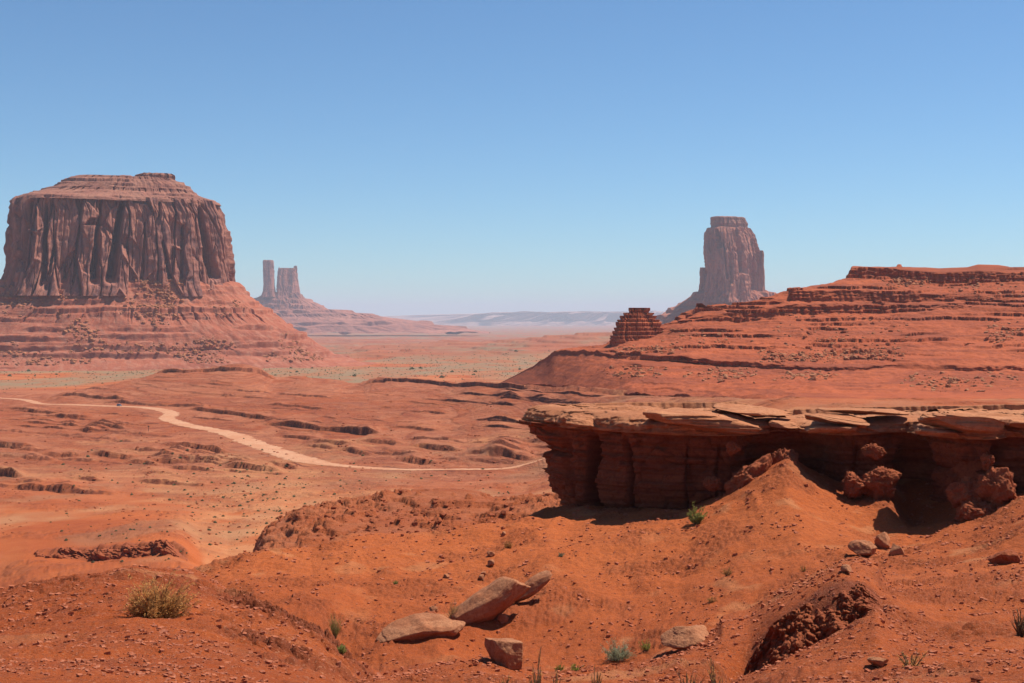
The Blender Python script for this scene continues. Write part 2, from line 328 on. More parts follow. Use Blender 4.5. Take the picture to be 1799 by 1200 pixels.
def road_dist(px, py):
    pass
def relief(X, Y, Z, PXv):
    """adds hills, rills, ledges and crumbling edges to the smooth sheet; returns z and the masks"""
    near = 1-ss(95, 130, Y)
    # --- foreground: soft humps, rills that run down the slope, crumbled lines
    d = near*(.20*fb2(X/9., Y/9., 3)+.34*ss(30, 45, Y)*(.35-np.abs(fb2(X/6.5+.5*n2(Y/9, X/9)-Y/26, Y/11, 3)))+.055*fb2(X/1.2, Y/1.2, 3)+.026*fb2(X/.30, Y/.30, 3))*ss(4, 14, Y)
    crum = near*np.clip(ss(.05, .38, fb2(X/4.5+9, Y/4.5, 3))+band(PXv, 380, 470, 640, 680)*band(Y, 14, 16, 25, 26)*.7*ss(-.2, .3, n2(X/1.3, Y/1.3)), 0, 1)
    scarp = band(PXv, 1290, 1350, 1520, 1570)*band(Y, 24.4, 25.4, 27.3, 27.9)
    crum = np.clip(crum*ss(6, 14, Y)+scarp, 0, 1)
    sub = (Y < 130)
    c1 = np.zeros_like(Z); xs, ys = X[sub], Y[sub]
    e1, e2, ei = cell2(xs/.34+.3*n2(xs, ys), ys/.34); f1, f2, fi = cell2(xs/.12, ys/.12)
    c1[sub] = (ei*.6+ss(0, .5, e2-e1)*.4)*.16+(fi*.5+ss(0, .5, f2-f1)*.5)*.045
    lm = band(PXv, 370, 450, 640, 680)*band(Y, 15, 17, 25, 26.5)
    d = d+crum*(c1-.07)*(1-.9*scarp)*(.75+1.5*lm)*np.clip(Y/26., .8, 1.4)-.04*scarp
    gul = np.zeros_like(Z); gul[sub] = 1-np.abs(n2(xs/ys*34+.35*n2(ys/5, xs/5), ys/55))*3.0
    d = d-near*band(Y, 40, 50, 72, 82)*.03*np.clip(gul, 0, 1)**2
    Zo = Z+d
    # --- rough knob behind the first slope
    kb = band(Y, 138, 152, 215, 240)*ss(400, 470, PXv)
    Zk = Zo+kb*(1.1*fb2(X/14, Y/11, 5)+.5*np.abs(fb2(X/4, Y/4, 3)))
    Zk = Zk*(1-kb)+kb*(.35*Zk+.65*(terr(Zk+.5*n2(X/9, Y/9), .9, .1)-.5*n2(X/9, Y/9)))
    sub2 = kb > .01; c2 = np.zeros_like(Z); xs, ys = X[sub2], Y[sub2]
    e1, e2, ei = cell2(xs/1.1, ys/1.1); f1, f2, fi = cell2(xs/.45, ys/.6); c2[sub2] = ei*.75+fi*.3
    Zo = Zk+kb*c2*ss(-.1, .35, fb2(X/18+4, Y/18, 3))
    # --- valley floor and its ledges
    vf = band(Y, 240, 420, 1260, 1330); v2 = band(Y, 330, 480, 800, 1000)
    sl = band(Y, 640, 820, 1255, 1300)
    Zo = Zo+vf*.8*fb2(X/70+3, Y/90, 4)+v2*.25*fb2(X/16, Y/26, 3)+sl*(1.2*(.5-np.abs(n2(X/24+.4*n2(Y/60, X/60), Y/95)))+.9*fb2(X/75+1, Y/110, 3))
    dip = .010*X+1.2*fb2(X/110, Y/160, 2)
    q = Zo+dip
    tz = terr(q, 2.3, .045)-dip; tz2 = terr(q+.7, 1.05, .07)-dip-.7
    calm = 1-ss(760, 860, PXv)
    m1 = .55*ss(-.05, .3, fb2(X/45+31, Y/70, 3))*vf*ss(430, 520, Y)*calm
    m2 = ss(.0, .3, fb2(X/30-11, Y/50, 3))*vf*ss(300, 480, Y)*(.2+.8*calm)
    Zo = Zo*(1-.85*m1)+.85*m1*tz
    Zo = Zo*(1-.5*m2*(1-m1))+.5*m2*(1-m1)*tz2
    sub3 = (Y > 260) & (Y < 1300); c3 = np.zeros_like(Z); xs, ys = X[sub3], Y[sub3]
    rg = ss(.0, .35, fb2(xs/38+2, ys/26+9, 4)); e1, e2, ei = cell2(xs/2.6, ys/3.4); c3[sub3] = rg*(ei*.40+.16*fb2(xs/1.5, ys/2.5, 2)); Zo = Zo+c3
    # --- scarp on the left
    lf = band(PXv, 40, 110, 322, 334)*band(Y, 318, 321, 325.5, 329)
    Zo = Zo+lf*(.8*n2(X/2.2, Y/20)+.5*n2(X/.8, Y/9))+lf*.3
    # --- plain and far badlands
    pl = band(Y, 1300, 1500, 9000, 14000)
    Zo = Zo+pl*(.9*fb2(X/60, Y/90, 3))
    bl = band(Y, 2200, 2900, 6000, 9000)
    fz = 13*fb2(X/420+7, Y/700, 4); Zt = Zo+bl*fz
    Zt = Zt*(1-.8*bl)+.8*bl*terr(Zt+.0, 7., .08)
    Zo = Zt
    strata = np.clip(band(Y, 380, 560, 1290, 1400)+.5*kb+bl, 0, 1)
    scrub = band(Y, 1310, 1420, 1e6, 2e6)*(1-.75*bl*ss(-.1, .25, fb2(X/420+7, Y/700, 4)))
    scrub = scrub*ss(-.55, .15, fb2(X/180, Y/330+3, 3))+.30*ss(.0, .4, fb2(X/35, Y/45+3, 3))*band(Y, 270, 330, 600, 700)*(1-m1)
    wash = band(PXv+40*n2(Y/60, X*0+2)+25*n2(X/20, Y/40), 300, 400, 520, 640)*band(Y, 300, 330, 560, 640)
    pale = np.maximum(.7*ss(.05, .5, fb2(X/50+8, Y/60, 4)), .85*wash)*band(Y, 240, 300, 640, 760)+.5*near*ss(.35, .7, fb2(X/3+4, Y/3, 3))+.6*band(Y, 1350, 1450, 2300, 2600)*ss(.05, .3, fb2(X/150+8, Y/60, 3))
    pale = pale*(1-ss(.0, .5, band(PXv, 100, 130, 330, 370)*band(Y, 285, 300, 330, 350)))
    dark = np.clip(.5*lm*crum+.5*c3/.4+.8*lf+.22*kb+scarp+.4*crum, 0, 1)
    return Zo, strata, scrub, np.clip(pale, 0, 1), dark
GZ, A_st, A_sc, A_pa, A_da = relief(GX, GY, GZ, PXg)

LEDGES = [([(286, 652), (300, 653), (330, 656), (352, 651), (400, 651), (440, 654), (472, 661)], 3.2), ([(543, 662), (570, 661), (598, 665)], 2.6),
    ([(654, 664), (700, 668), (760, 673), (800, 677), (860, 680), (900, 683), (960, 686), (1030, 690), (1110, 695)], 2.8),
    ([(112, 694), (135, 694), (170, 700), (215, 703)], 2.4), ([(195, 706), (240, 709), (300, 713), (345, 716)], 2.0), ([(338, 719), (380, 725), (430, 731), (466, 738)], 2.6),
    ([(478, 745), (520, 749), (560, 754), (600, 758), (655, 762)], 3.2), ([(500, 768), (545, 773)], 1.8), ([(553, 778), (605, 784)], 1.8), ([(606, 791), (645, 799)], 2.2), ([(645, 775), (695, 781)], 1.8),
    ([(735, 785), (798, 793)], 2.2), ([(862, 804), (890, 803), (925, 809)], 3.0), ([(715, 814), (752, 817)], 3.0), ([(18, 718), (60, 724), (98, 729)], 1.8), ([(92, 731), (148, 736)], 1.8),
    ([(172, 743), (212, 747)], 2.0), ([(162, 750), (212, 755)], 2.2), ([(-30, 781), (36, 789)], 2.6), ([(40, 790), (75, 795)], 1.6), ([(83, 803), (132, 804)], 2.0), ([(170, 801), (222, 807)], 2.6),
    ([(298, 785), (340, 789), (390, 798)], 2.4), ([(232, 812), (268, 816)], 1.8), ([(276, 811), (322, 813)], 2.0), ([(405, 822), (440, 825), (478, 829)], 2.6), ([(-60, 838), (-10, 835), (30, 846)], 3.4),
    ([(540, 806), (600, 812)], 1.4), ([(400, 757), (450, 764)], 1.6), ([(700, 750), (760, 757)], 1.4), ([(480, 712), (560, 719)], 1.4), ([(150, 681), (190, 684)], 1.2)]
def _hity(px, py):
    j = int(np.clip(np.searchsorted(PX, px), 1, len(PX)-1)); p = HY-F*GZ[:, j]/GY[:, j]; k = np.nonzero(p <= py)[0]
    return GY[k[0], j] if len(k) else None
NFIX = len(LEDGES); _q = random.Random(4)
for _ in range(70):
    lx0 = _q.uniform(-40, 930); ly0 = _q.uniform(672, 835) if lx0 > 330 else _q.uniform(712, 860); ln = _q.uniform(25, 170)
    LEDGES.append(([(lx0, ly0), (lx0+ln*.5, ly0+ln*.035+_q.uniform(-1, 1)), (lx0+ln, ly0+ln*.08)], _q.uniform(.6, 1.3)))
_base = GZ.copy()
for li_, (pts, hgt) in enumerate(LEDGES):
    lx = np.linspace(pts[0][0], pts[-1][0], 14); ly = np.interp(lx, [p[0] for p in pts], [p[1] for p in pts])
    yy = []
    for a, b in zip(lx, ly):
        j = int(np.clip(np.searchsorted(PX, a), 1, len(PX)-1)); p = HY-F*_base[:, j]/GY[:, j]
        k = np.nonzero((p <= b) & (GY[:, j] > 300))[0]
        yy.append(GY[k[0], j] if len(k) and GY[k[0], j] < 1300 else np.nan)
    yy = np.array(yy); ok = ~np.isnan(yy)
    if ok.sum() < 3: continue
    md = np.median(yy[ok]); ok &= np.abs(yy-md) < .35*md
    yy = gsm(np.interp(lx, lx[ok], yy[ok]), 1.2); hgt = hgt*(1.3 if li_ < NFIX else 1.15)
    ca, cb = np.searchsorted(PX, lx[0]-25), np.searchsorted(PX, lx[-1]+25)
    rr = np.nonzero((GY[:, ca:cb].max(1) > yy.min()-40) & (GY[:, ca:cb].min(1) < yy.max()+90))[0]; ra_, rb_ = rr[0], rr[-1]
    x_, y_ = GX[ra_:rb_, ca:cb], GY[ra_:rb_, ca:cb]; pxs_ = PX[ca:cb]
    L_ = np.interp(pxs_, lx, yy)[None]+2.0*fb2(x_/12., hgt+0*x_, 3)
    d = y_-L_; env = (ss(lx[0]-22, lx[0]+12, pxs_)*(1-ss(lx[-1]-12, lx[-1]+22, pxs_)))[None]*(.75+(.3 if li_ < NFIX else .9)*n2(x_/12., hgt*3+0*x_))
    d = d+.8*fb2(x_/2.4, hgt+y_/30, 2)
    GZ[ra_:rb_, ca:cb] += env*hgt*(.80*ss(-.3, .35, d)*(1-ss(3, 55, d))-.16*ss(-30, -3, d)*(1-ss(-1.0, .4, d)))
    A_da[ra_:rb_, ca:cb] = np.maximum(A_da[ra_:rb_, ca:cb], np.clip(env, 0, 1)*1.5*band(d, -2.6, -1.2, .6, 1.2)*ss(-.5, .1, n2(x_/3.5, y_/9)))  # ledge faces and their feet darkened in colour, painting in their shade
# the track: its route in photo pixels; the sheet is levelled along it
def colidx(px): return int(np.clip(np.searchsorted(PX, px), 1, len(PX)-1))
def hit(px, py, Gy=None, Gz=None, pxs=None):
    Gy = GY if Gy is None else Gy; Gz = GZ if Gz is None else Gz; pxs = PX if pxs is None else pxs
    j = int(np.clip(np.searchsorted(pxs, px), 1, len(pxs)-1))
    y = Gy[:, j]; p = HY-F*Gz[:, j]/y
    k = np.nonzero(p <= py)[0]
    if len(k) == 0 or k[0] == 0: return None
    k = k[0]; t = (p[k-1]-py)/(p[k-1]-p[k]+1e-9); Y = y[k-1]+(y[k]-y[k-1])*t
    return Vector(((px-CX)/F*Y, Y, -(py-HY)/F*Y))
def gz(x, y):
    px = CX+F*x/max(y, 1.); j = colidx(px); f = (px-PX[j-1])/(PX[j]-PX[j-1]); f = min(max(f, 0), 1)
    return float((1-f)*np.interp(y, GY[:, j-1], GZ[:, j-1])+f*np.interp(y, GY[:, j], GZ[:, j]))
ROAD = [  # px, Y, half width (m)
    (-260, 1262, 4), (-120, 1225, 4), (-20, 1198, 4), (40, 1150, 4), (75, 1045, 4.5), (130, 1000, 4.5), (209, 952, 5), (262, 915, 4.6), (300, 868, 5), (294, 830, 5), (330, 775, 5.4), (400, 730, 5.6), (450, 668, 6), (500, 612, 6),
    (540, 580, 6), (580, 563, 3.6), (640, 553, 3.), (740, 545, 2.6), (860, 545, 2.3), (945, 549, 2.), (1100, 548, 2.)]
ra = np.array(ROAD, float); s_ = np.linspace(0, len(ra)-1, 900)
rX = (ra[:, 0]-CX)/F*ra[:, 1]
def cr(v):
    i = np.clip(s_.astype(int), 0, len(v)-2); t = s_-i
    p0 = v[np.maximum(i-1, 0)]; p1 = v[i]; p2 = v[i+1]; p3 = v[np.minimum(i+2, len(v)-1)]
    return .5*(2*p1+(p2-p0)*t+(2*p0-5*p1+4*p2-p3)*t*t+(3*p1-p0-3*p2+p3)*t**3)
RX, RY, RW = cr(rX), cr(ra[:, 1]), cr(ra[:, 2])
RZ = gsm(np.array([gz(x, y) for x, y in zip(RX, RY)]), 22)
rows = np.nonzero((GY.min(1) < 1320) & (GY.max(1) > 520))[0]; r0, r1 = rows[0], rows[-1]
c0, c1_ = colidx(-265), colidx(1120)
sx, sy = GX[r0:r1, c0:c1_], GY[r0:r1, c0:c1_]
best = np.full(sx.shape, 1e9); bz = np.zeros(sx.shape); bw = np.ones(sx.shape)
for i in range(0, 900, 3):
    d = np.hypot(sx-RX[i], (sy-RY[i])); c = d < best
    best = np.where(c, d, best); bz = np.where(c, RZ[i], bz); bw = np.where(c, RW[i], bw)
m = 1-ss(bw+2.5, bw+16, best)
GZ[r0:r1, c0:c1_] = GZ[r0:r1, c0:c1_]*(1-m)+bz*m
GZ[-1] = Zn[-1]
# rows that carry the sheet back behind the viewpoint
bk = [(-2, -1.7), (-15, -1.9), (-60, -2.5), (-400, -6.), (-1500, -20.)]
e0 = np.array([(GX[0], np.full_like(GX[0], y), np.full_like(GX[0], z)) for y, z in bk])
spread = np.array([3, 12, 50, 300, 1200.])[:, None]
BX = np.stack([np.interp(PX, [-4200, 899, 6000], [-1, 0, 1])*s*3 for s in spread[:, 0]])[::-1]
BY = np.stack([np.full_like(PX, y) for y, z in bk])[::-1]; BZ = np.stack([np.full_like(PX, z) for y, z in bk])[::-1]
AX, AY, AZ = np.vstack([BX, GX]), np.vstack([BY, GY]), np.vstack([BZ, GZ])
me = raw_mesh('ground', np.stack([AX, AY, AZ], -1), grid_q(*AX.shape), True)
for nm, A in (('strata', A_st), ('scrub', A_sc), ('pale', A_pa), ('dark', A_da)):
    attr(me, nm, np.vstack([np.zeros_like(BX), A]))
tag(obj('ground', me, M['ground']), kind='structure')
# road ribbon
tx, ty = np.gradient(RX), np.gradient(RY); tl = np.hypot(tx, ty); nx, ny = -ty/tl, tx/tl
nx, ny = gsm(nx, 5), gsm(ny, 5)
off = np.linspace(-1, 1, 9)[:, None]; wob = .20*n2(np.arange(900)/9., off*0+3.3)*np.abs(off)+.30*n2(np.arange(900)/2.6, off*2+3.3)*np.abs(off)
X_ = RX+nx*off*RW*(1+wob); Y_ = RY+ny*off*RW*(1+wob)
me = raw_mesh('road', np.stack([X_, Y_, np.broadcast_to(RZ, X_.shape)+.16-.1*np.abs(off)], -1), grid_q(9, 900), True)
tag(obj('road', me, M['road']), kind='structure')

# ------------------------------------------------------------------ layered ridge on the right
gpx = np.arange(855, 2300, 1.6)
_T = []
def gline(n, pts, sm=3):
    a = np.array([(p[0], p[1], -(p[2]-HY)/F*p[1]) for p in pts])
    _T.append((n, gsm(np.interp(gpx, a[:, 0], a[:, 1]), sm), gsm(np.interp(gpx, a[:, 0], a[:, 2]), sm)))
gline(90, [(855, 1020, 690), (900, 930, 690), (1000, 780, 700), (1110, 650, 712), (1400, 485, 730), (1800, 445, 740), (2300, 430, 745)])
gline(180, [(855, 1030, 684), (880, 980, 678), (930, 870, 674), (1000, 770, 682), (1110, 640, 694), (1400, 520, 697), (1800, 490, 698), (2300, 470, 700)])
gline(12, [(855, 1040, 680), (880, 1000, 673), (930, 930, 648), (972, 870, 624), (1060, 790, 626), (1150, 740, 634), (1240, 720, 645), (1400, 700, 652), (1560, 700, 652), (1700, 690, 652), (1800, 690, 655), (2300, 680, 660)], 2)
gline(180, [(855, 1041, 679), (880, 1001, 672), (930, 931, 646), (975, 871, 616), (1060, 791, 619), (1150, 741, 625), (1220, 721, 632), (1400, 701, 643), (1560, 701, 645), (1600, 701, 638), (1700, 691, 641), (1800, 691, 645), (2300, 681, 650)], 2)
gline(150, [(855, 1044, 679), (880, 1004, 672), (930, 934, 646), (985, 880, 615), (1060, 850, 611), (1110, 840, 598), (1200, 810, 590), (1400, 790, 596), (1600, 790, 590), (1800, 790, 580), (2300, 780, 580)])
gline(16, [(855, 1046, 679), (880, 1006, 672), (930, 936, 646), (985, 884, 615), (1060, 870, 608), (1110, 868, 590), (1160, 860, 575), (1215, 850, 565), (1300, 850, 566), (1400, 850, 553), (1550, 855, 550), (1650, 855, 545), (1800, 850, 548), (2300, 830, 548)], 2)
gline(90, [(855, 1048, 679), (880, 1008, 672), (930, 938, 646), (985, 886, 615), (1060, 872, 608), (1110, 870, 589), (1160, 863, 572), (1205, 853, 560), (1300, 853, 548), (1400, 853, 535), (1550, 858, 533), (1650, 858, 536), (1800, 853, 540), (2300, 833, 540)], 2)
gline(20, [(855, 1050, 679), (880, 1010, 672), (930, 940, 647), (985, 888, 616), (1060, 878, 609), (1110, 878, 590), (1160, 870, 572), (1215, 868, 556), (1222, 868, 548), (1300, 868, 540), (1350, 870, 533), (1385, 872, 528), (1550, 878, 534), (1650, 878, 530), (1800, 870, 532), (2300, 850, 530)], 1.5)
gline(120, [(855, 1052, 680), (880, 1012, 673), (930, 942, 648), (985, 890, 617), (1060, 882, 610), (1110, 880, 591), (1160, 874, 572), (1216, 871, 557), (1221, 871, 541), (1300, 871, 536), (1345, 873, 525), (1386, 875, 524), (1390, 875, 508), (1500, 881, 510), (1650, 881, 517), (1800, 873, 525), (2300, 853, 525)], 1)
gline(16, [(855, 1056, 684), (880, 1016, 677), (930, 946, 652), (985, 894, 621), (1060, 890, 614), (1110, 888, 595), (1160, 884, 576), (1220, 885, 540), (1300, 890, 535), (1345, 890, 525), (1390, 890, 507), (1450, 910, 501), (1492, 930, 490), (1550, 935, 487), (1650, 935, 497), (1800, 925, 497), (2300, 900, 495)], 1.5)
gline(24, [(855, 1058, 687), (880, 1018, 680), (930, 948, 655), (985, 896, 623), (1060, 893, 617), (1110, 890, 598), (1160, 887, 579), (1220, 890, 541), (1300, 895, 536), (1345, 895, 526), (1390, 895, 508), (1450, 914, 501), (1488, 932, 489), (1494, 932, 471), (1550, 937, 470), (1650, 937, 479), (1720, 934, 476), (1800, 928, 482), (2300, 903, 480)], 1)
gline(60, [(855, 1064, 700), (880, 1024, 700), (930, 960, 675), (985, 910, 640), (1060, 905, 640), (1110, 905, 620), (1160, 905, 600), (1220, 910, 560), (1300, 920, 550), (1345, 920, 545), (1390, 915, 520), (1450, 930, 510), (1488, 945, 485), (1496, 945, 467), (1580, 950, 466), (1650, 950, 471), (1700, 948, 469), (1718, 947, 464), (1755, 947, 465), (1775, 946, 469), (1850, 945, 470), (2300, 920, 470)], 1)
gline(12, [(855, 1100, 760), (930, 1010, 760), (985, 960, 720), (1110, 960, 700), (1220, 1000, 650), (1390, 1000, 600), (1500, 1050, 500), (1650, 1080, 480), (2300, 1060, 480)])
gline(1, [(855, 1250, 780), (985, 1200, 780), (1390, 1300, 760), (2300, 1300, 760)])
RYg, RZg = [], []
for k in range(len(_T)-1):
    t = (np.arange(_T[k][0])/_T[k][0])[:, None]
    RYg.append(_T[k][1]+(_T[k+1][1]-_T[k][1])*t); RZg.append(_T[k][2]+(_T[k+1][2]-_T[k][2])*t)
RYg.append(_T[-1][1][None]); RZg.append(_T[-1][2][None]); RYg = np.vstack(RYg); RZg = np.vstack(RZg)
RYg = gsm(RYg, 2.); RZg = gsm(RZg, 1.6)
RXg = (gpx-CX)/F*RYg; XX = RXg
up = band(RYg, 700, 760, 960, 1000)
sfade = ss(880, 990, gpx)[None]
rel = fb2(XX/26, RYg/26, 5)*1.7+.35*fb2(XX/4, RYg/5, 3)+(.5-np.abs(n2(XX/15+.6*n2(XX/30, RYg/30), RYg/60)))*1.1*(1-.3*up)
RZg = RZg+rel*sfade*band(RYg, 500, 560, 925, 940)*.9
wv = 1.6*fb2(XX/60, RYg/50, 4)-.006*XX+.5*n2(XX/11, RYg/30)
tz = terr(RZg+wv, 2.9, .02)-wv; tz2 = terr(RZg+wv*1.3+.4, 1.05, .03)-wv*1.3-.4
mk = ss(.12, .42, fb2(XX/55+5, RZg/4, 3)+.12*up); mk2 = ss(.15, .45, fb2(XX/30-5, RZg/3, 3))
msk = np.clip(.35+up, 0, 1)*ss(1010, 1130, gpx)[None]*ss(540, 640, RYg)
RZg = RZg*(1-.72*mk*msk)+.72*mk*msk*tz
RZg = RZg*(1-.4*mk2*msk*(1-mk))+.4*mk2*msk*(1-mk)*tz2
# vertical joints broken into the hard bands: pushed back in depth
st_ = np.gradient(RZg, axis=0)/np.maximum(np.gradient(RYg, axis=0), .02)
steep = ss(.9, 2.5, st_)
st0 = gsm(st_, 4); jt = steep*(1.1*n2(XX/60, RZg*1.7)+2.2*np.clip(n2(XX/5.5, RZg/30), -.3, 1)+1.2*np.clip(n2(XX/1.8+40, RZg/6), -.4, 1)+.8*n2(XX/9, RZg*1.1))
RYd = RYg+jt; RXd = XX*RYd/RYg
ridge = empty('layered_ridge', (90, 700, -30), 'long layered red rock ridge rising on the right behind the overhanging ledge', 'ridge')
V = np.stack([RXd, RYd, RZg], -1)-np.array((90, 700, -30))
obj('slope', raw_mesh('slope', V, grid_q(*RXd.shape), True), M['ridge'], ridge)

# ------------------------------------------------------------------ buttes
def prof(P_, n):
    """P_: (py, xl, xr, cliff) bottom to top -> resampled by arc length"""
    a = np.array(P_, float); d = np.r_[0, np.cumsum(np.hypot(np.diff(a[:, 0])*1.2, .5*(np.abs(np.diff(a[:, 1]))+np.abs(np.diff(a[:, 2])))*.5)+1e-4)]
    s = np.linspace(0, d[-1], n); return [np.interp(s, d, a[:, i]) for i in range(4)]
def butte_part(name, Y0, P_, nth, nz, mat, parent, org, depth=.6, rot=0., p=.55, rib=8., lam=30., notch=(), tstep=12., tmask=.7, seed=0, dmax=None, rough=1., lean=0, lq=0, close=True, gully=1., rb=None):
    py, xl, xr, cl = prof(P_, nz)
    th = np.linspace(0, 2*np.pi, nth*4, endpoint=False)
    c, s = np.cos(th), np.sin(th)
    ux, uy = np.sign(c)*np.abs(c)**p, np.sign(s)*np.abs(s)**p*depth
    ro = math.radians(rot); ux, uy = ux*math.cos(ro)-uy*math.sin(ro), ux*math.sin(ro)+uy*math.cos(ro)
    # resample so that the camera side is dense
    dd = np.hypot(np.diff(np.r_[ux, ux[0]]), np.diff(np.r_[uy, uy[0]]))*np.where(uy < .15, 1., .3); L_ = np.r_[0, np.cumsum(dd)]
    q = np.linspace(0, L_[-1], nth, endpoint=False)
    ux, uy = np.interp(q, L_, np.r_[ux, ux[0]]), np.interp(q, L_, np.r_[uy, uy[0]])
    mx = np.abs(ux).max(); ux, uy = ux/mx, uy/mx
    tx, ty = np.roll(ux, -1)-np.roll(ux, 1), np.roll(uy, -1)-np.roll(uy, 1); tl = np.hypot(tx, ty); nx, ny = ty/tl, -tx/tl
    k = Y0/F; m_ = k
    a = ((xr-xl)/2*k)[:, None]; cx = (((xr+xl)/2-CX)*k)[:, None]; z = (-(py-HY)*k)[:, None]
    ad = a if dmax is None else np.minimum(a, dmax[0])+np.maximum(a-dmax[0], 0)*dmax[1]
    X = cx+a*ux; Zv_ = z+0*X; cl = cl[:, None]; hz_ = z.max()-z; Yv = Y0+ad*uy-lean*np.clip((terr(hz_, lq, .06) if lq else hz_)/(z.max()-z.min()), 0, 1)*np.clip(-uy*3, 0, 1)
    sc = (np.abs(X)+0)  # placeholder keeps shapes clear
    S = np.cumsum(np.r_[0, np.hypot(np.diff(ux), np.diff(uy))])[None]*float(a[np.argmax(cl[:, 0])] if cl.max() > 0 else a.mean())
    S = S+seed*777.
    # cliffs: flutes, flakes and deep joints
    r1 = n2(S/lam/2.2, Zv_/lam/9+seed); r2 = n2(S/lam, Zv_/lam/6+3); r3 = n2(S/lam*2.6, Zv_/lam/3); r4 = n2(S/lam*6, Zv_/lam*1.1)
    k1, k2, ki = cell2(S/lam*.75+.10*n2(Zv_/lam/2, S/lam/3), Zv_/lam/8+.5*n2(S/lam/2, S*0+seed)); l1, l2, li = cell2(S/lam*2.4+.2*n2(Zv_/lam, S/lam), Zv_/lam/3.2)
    d = rib*(.9*r1+.35*r2+.2*r3+.12*r4+1.0*(ki-.5)+.34*(li-.5))-rib*.9*(1-ss(0, .09, k2-k1))-rib*.28*(1-ss(0, .12, l2-l1))
    # blocks fallen out
    e1, e2, ei = cell2(S/lam*1.1, Zv_/lam*.45+seed); d = d-rib*.55*(ei > .62)*ss(0, .12, e2-e1)
    d = d+rib*.10*n2(S*0+seed, Zv_/lam*2.2)+rib*.12*n2(S/lam*2, Zv_/lam*3)
    for (p0, p1, hw, dep, y0, y1) in notch:
        t = (py[:, None]-y0)/(y1-y0); pc = p0+(p1-p0)*np.clip(t, 0, 1); pxv = CX+X*F/Y0
        w = hw*(.5+.6*np.clip(t, 0, 1))
        d = d-dep*np.exp(-((pxv-pc+1.2*n2(t*6, p0))/w)**4)*ss(-.06, .06, t)*(1-ss(.92, 1.06, t))*(uy < .1)
    # talus: gullies and debris
    tr = gully*rib*(.9*n2(S/lam/1.6, Zv_*0+seed)*np.clip((z.max()-z)/(z.max()-z.min()+1), 0, 1)+.35*fb2(S/lam*1.4, Zv_/lam, 3))
    D = cl*d+(1-cl)*tr
    X = X+nx*D; Yv = Yv+ny*D
    wz = tstep*(.35*n2(S/lam/4, Zv_*0+2)+.12*n2(S/lam, Zv_*0))
    tz = terr(Zv_+wz, tstep, .05)-wz
    mk = (1-cl)*tmask*ss(-.3, .2, fb2(S/lam/3+3, Zv_/tstep/1.5, 3)-.12)
    Zv_ = Zv_*(1-mk)+tz*mk+(1-cl)*rough*rib*.09*fb2(S/lam*4, Zv_/lam*4, 3)
    Vv = np.stack([X, Yv, Zv_], -1)
    if close:
        cen = Vv[-1].mean(0); ring = [cen+(Vv[-1]-cen)*f for f in (.93, .8, .6, .35, .1)]
        ring = [r+np.c_[np.zeros((nth, 2)), rib*.15*fb2(r[:, 0]/lam, r[:, 1]/lam, 3)] for r in ring]
        Vv = np.concatenate([Vv, np.stack(ring)])
    me = raw_mesh(name, Vv-np.array(org), grid_q(Vv.shape[0], nth, True), True)
    o = obj(name, me, mat, parent)
    return o, Vv
# great butte on the left
Y1 = 2150.; org = PT1 = ((210-CX)/F*Y1, Y1, -78.)
b1 = empty('butte', org, 'huge broad flat-topped butte with fluted dark cliffs on the left', 'butte')
notches = [(78, 74, 3, 20, 385, 505), (103, 92, 9, 30, 368, 478), (130, 140, 5, 22, 372, 505), (212, 213, 6, 34, 392, 500), (203, 201, 8, 16, 392, 405), (245, 238, 7, 42, 360, 498),
           (362, 392, 6, 30, 370, 490), (310, 330, 4, 16, 430, 500), (48, 50, 3, 14, 380, 510), (60, 52, 3, 16, 400, 508), (150, 145, 3, 14, 440, 512), (185, 185, 2, 8, 430, 505), (282, 285, 2.5, 10, 395, 500), (340, 345, 3, 10, 400, 500), (170, 172, 3, 10, 470, 510)]
b1c, V1c = butte_part('cliff', Y1, [(522, 10, 425, 1), (512, 15, 420, 1), (500, 18, 415, 1), (470, 21, 410, 1), (430, 22, 405, 1), (400, 23, 400, 1), (380, 25, 395, 1), (366, 24, 386, .9), (358, 26, 383, .8), (354, 30, 380, .6)],
    1500, 300, M['merrick'], b1, org, depth=.6, rot=24, p=.42, rib=10., lam=26., notch=notches, seed=1, lean=34)
butte_part('cap_rock', Y1, [(360, 26, 384, 0), (355, 30, 381, .3), (350, 40, 366, .3), (345, 60, 350, 0), (341, 74, 344, .6), (337, 80, 341, .8), (335, 92, 336, 0), (326, 108, 328, 0), (320, 116, 318, .1), (318, 122, 312, .7), (314, 130, 306, .7), (313, 150, 290, .3)],
    1100, 150, M['merrick_cap'], b1, org, depth=.6, rot=26, p=.5, rib=5., lam=20., seed=2, tstep=7., tmask=.8)
b1t, V1t = butte_part('talus', Y1, [(660, -420, 720, 0), (640, -300, 640, 0), (626, -230, 598, 0), (618, -200, 575, 0), (612, -190, 566, .4), (606, -180, 556, 0), (590, -140, 536, 0), (572, -100, 505, 0), (557, -70, 484, .5), (549, -60, 477, .3), (530, -25, 448, 0), (514, -8, 430, 0), (504, 0, 424, 0), (496, 12, 412, 0), (492, 30, 395, 0)],
    1500, 300, M['talus'], b1, org, depth=.68, rot=24, p=.7, rib=9., lam=42., seed=3, tstep=13., tmask=.75, dmax=(230, .7), close=False)
butte_part('summit_block', Y1, [(326, 226, 318, 0), (321, 232, 309, .4), (318, 236, 305, 1), (313, 237, 307, 1), (308, 240, 306, 1), (305, 250, 301, .8)], 400, 60, M['merrick_cap'], b1, org, depth=.5, rot=24, p=.5, rib=4., lam=14., seed=4, tstep=5.)
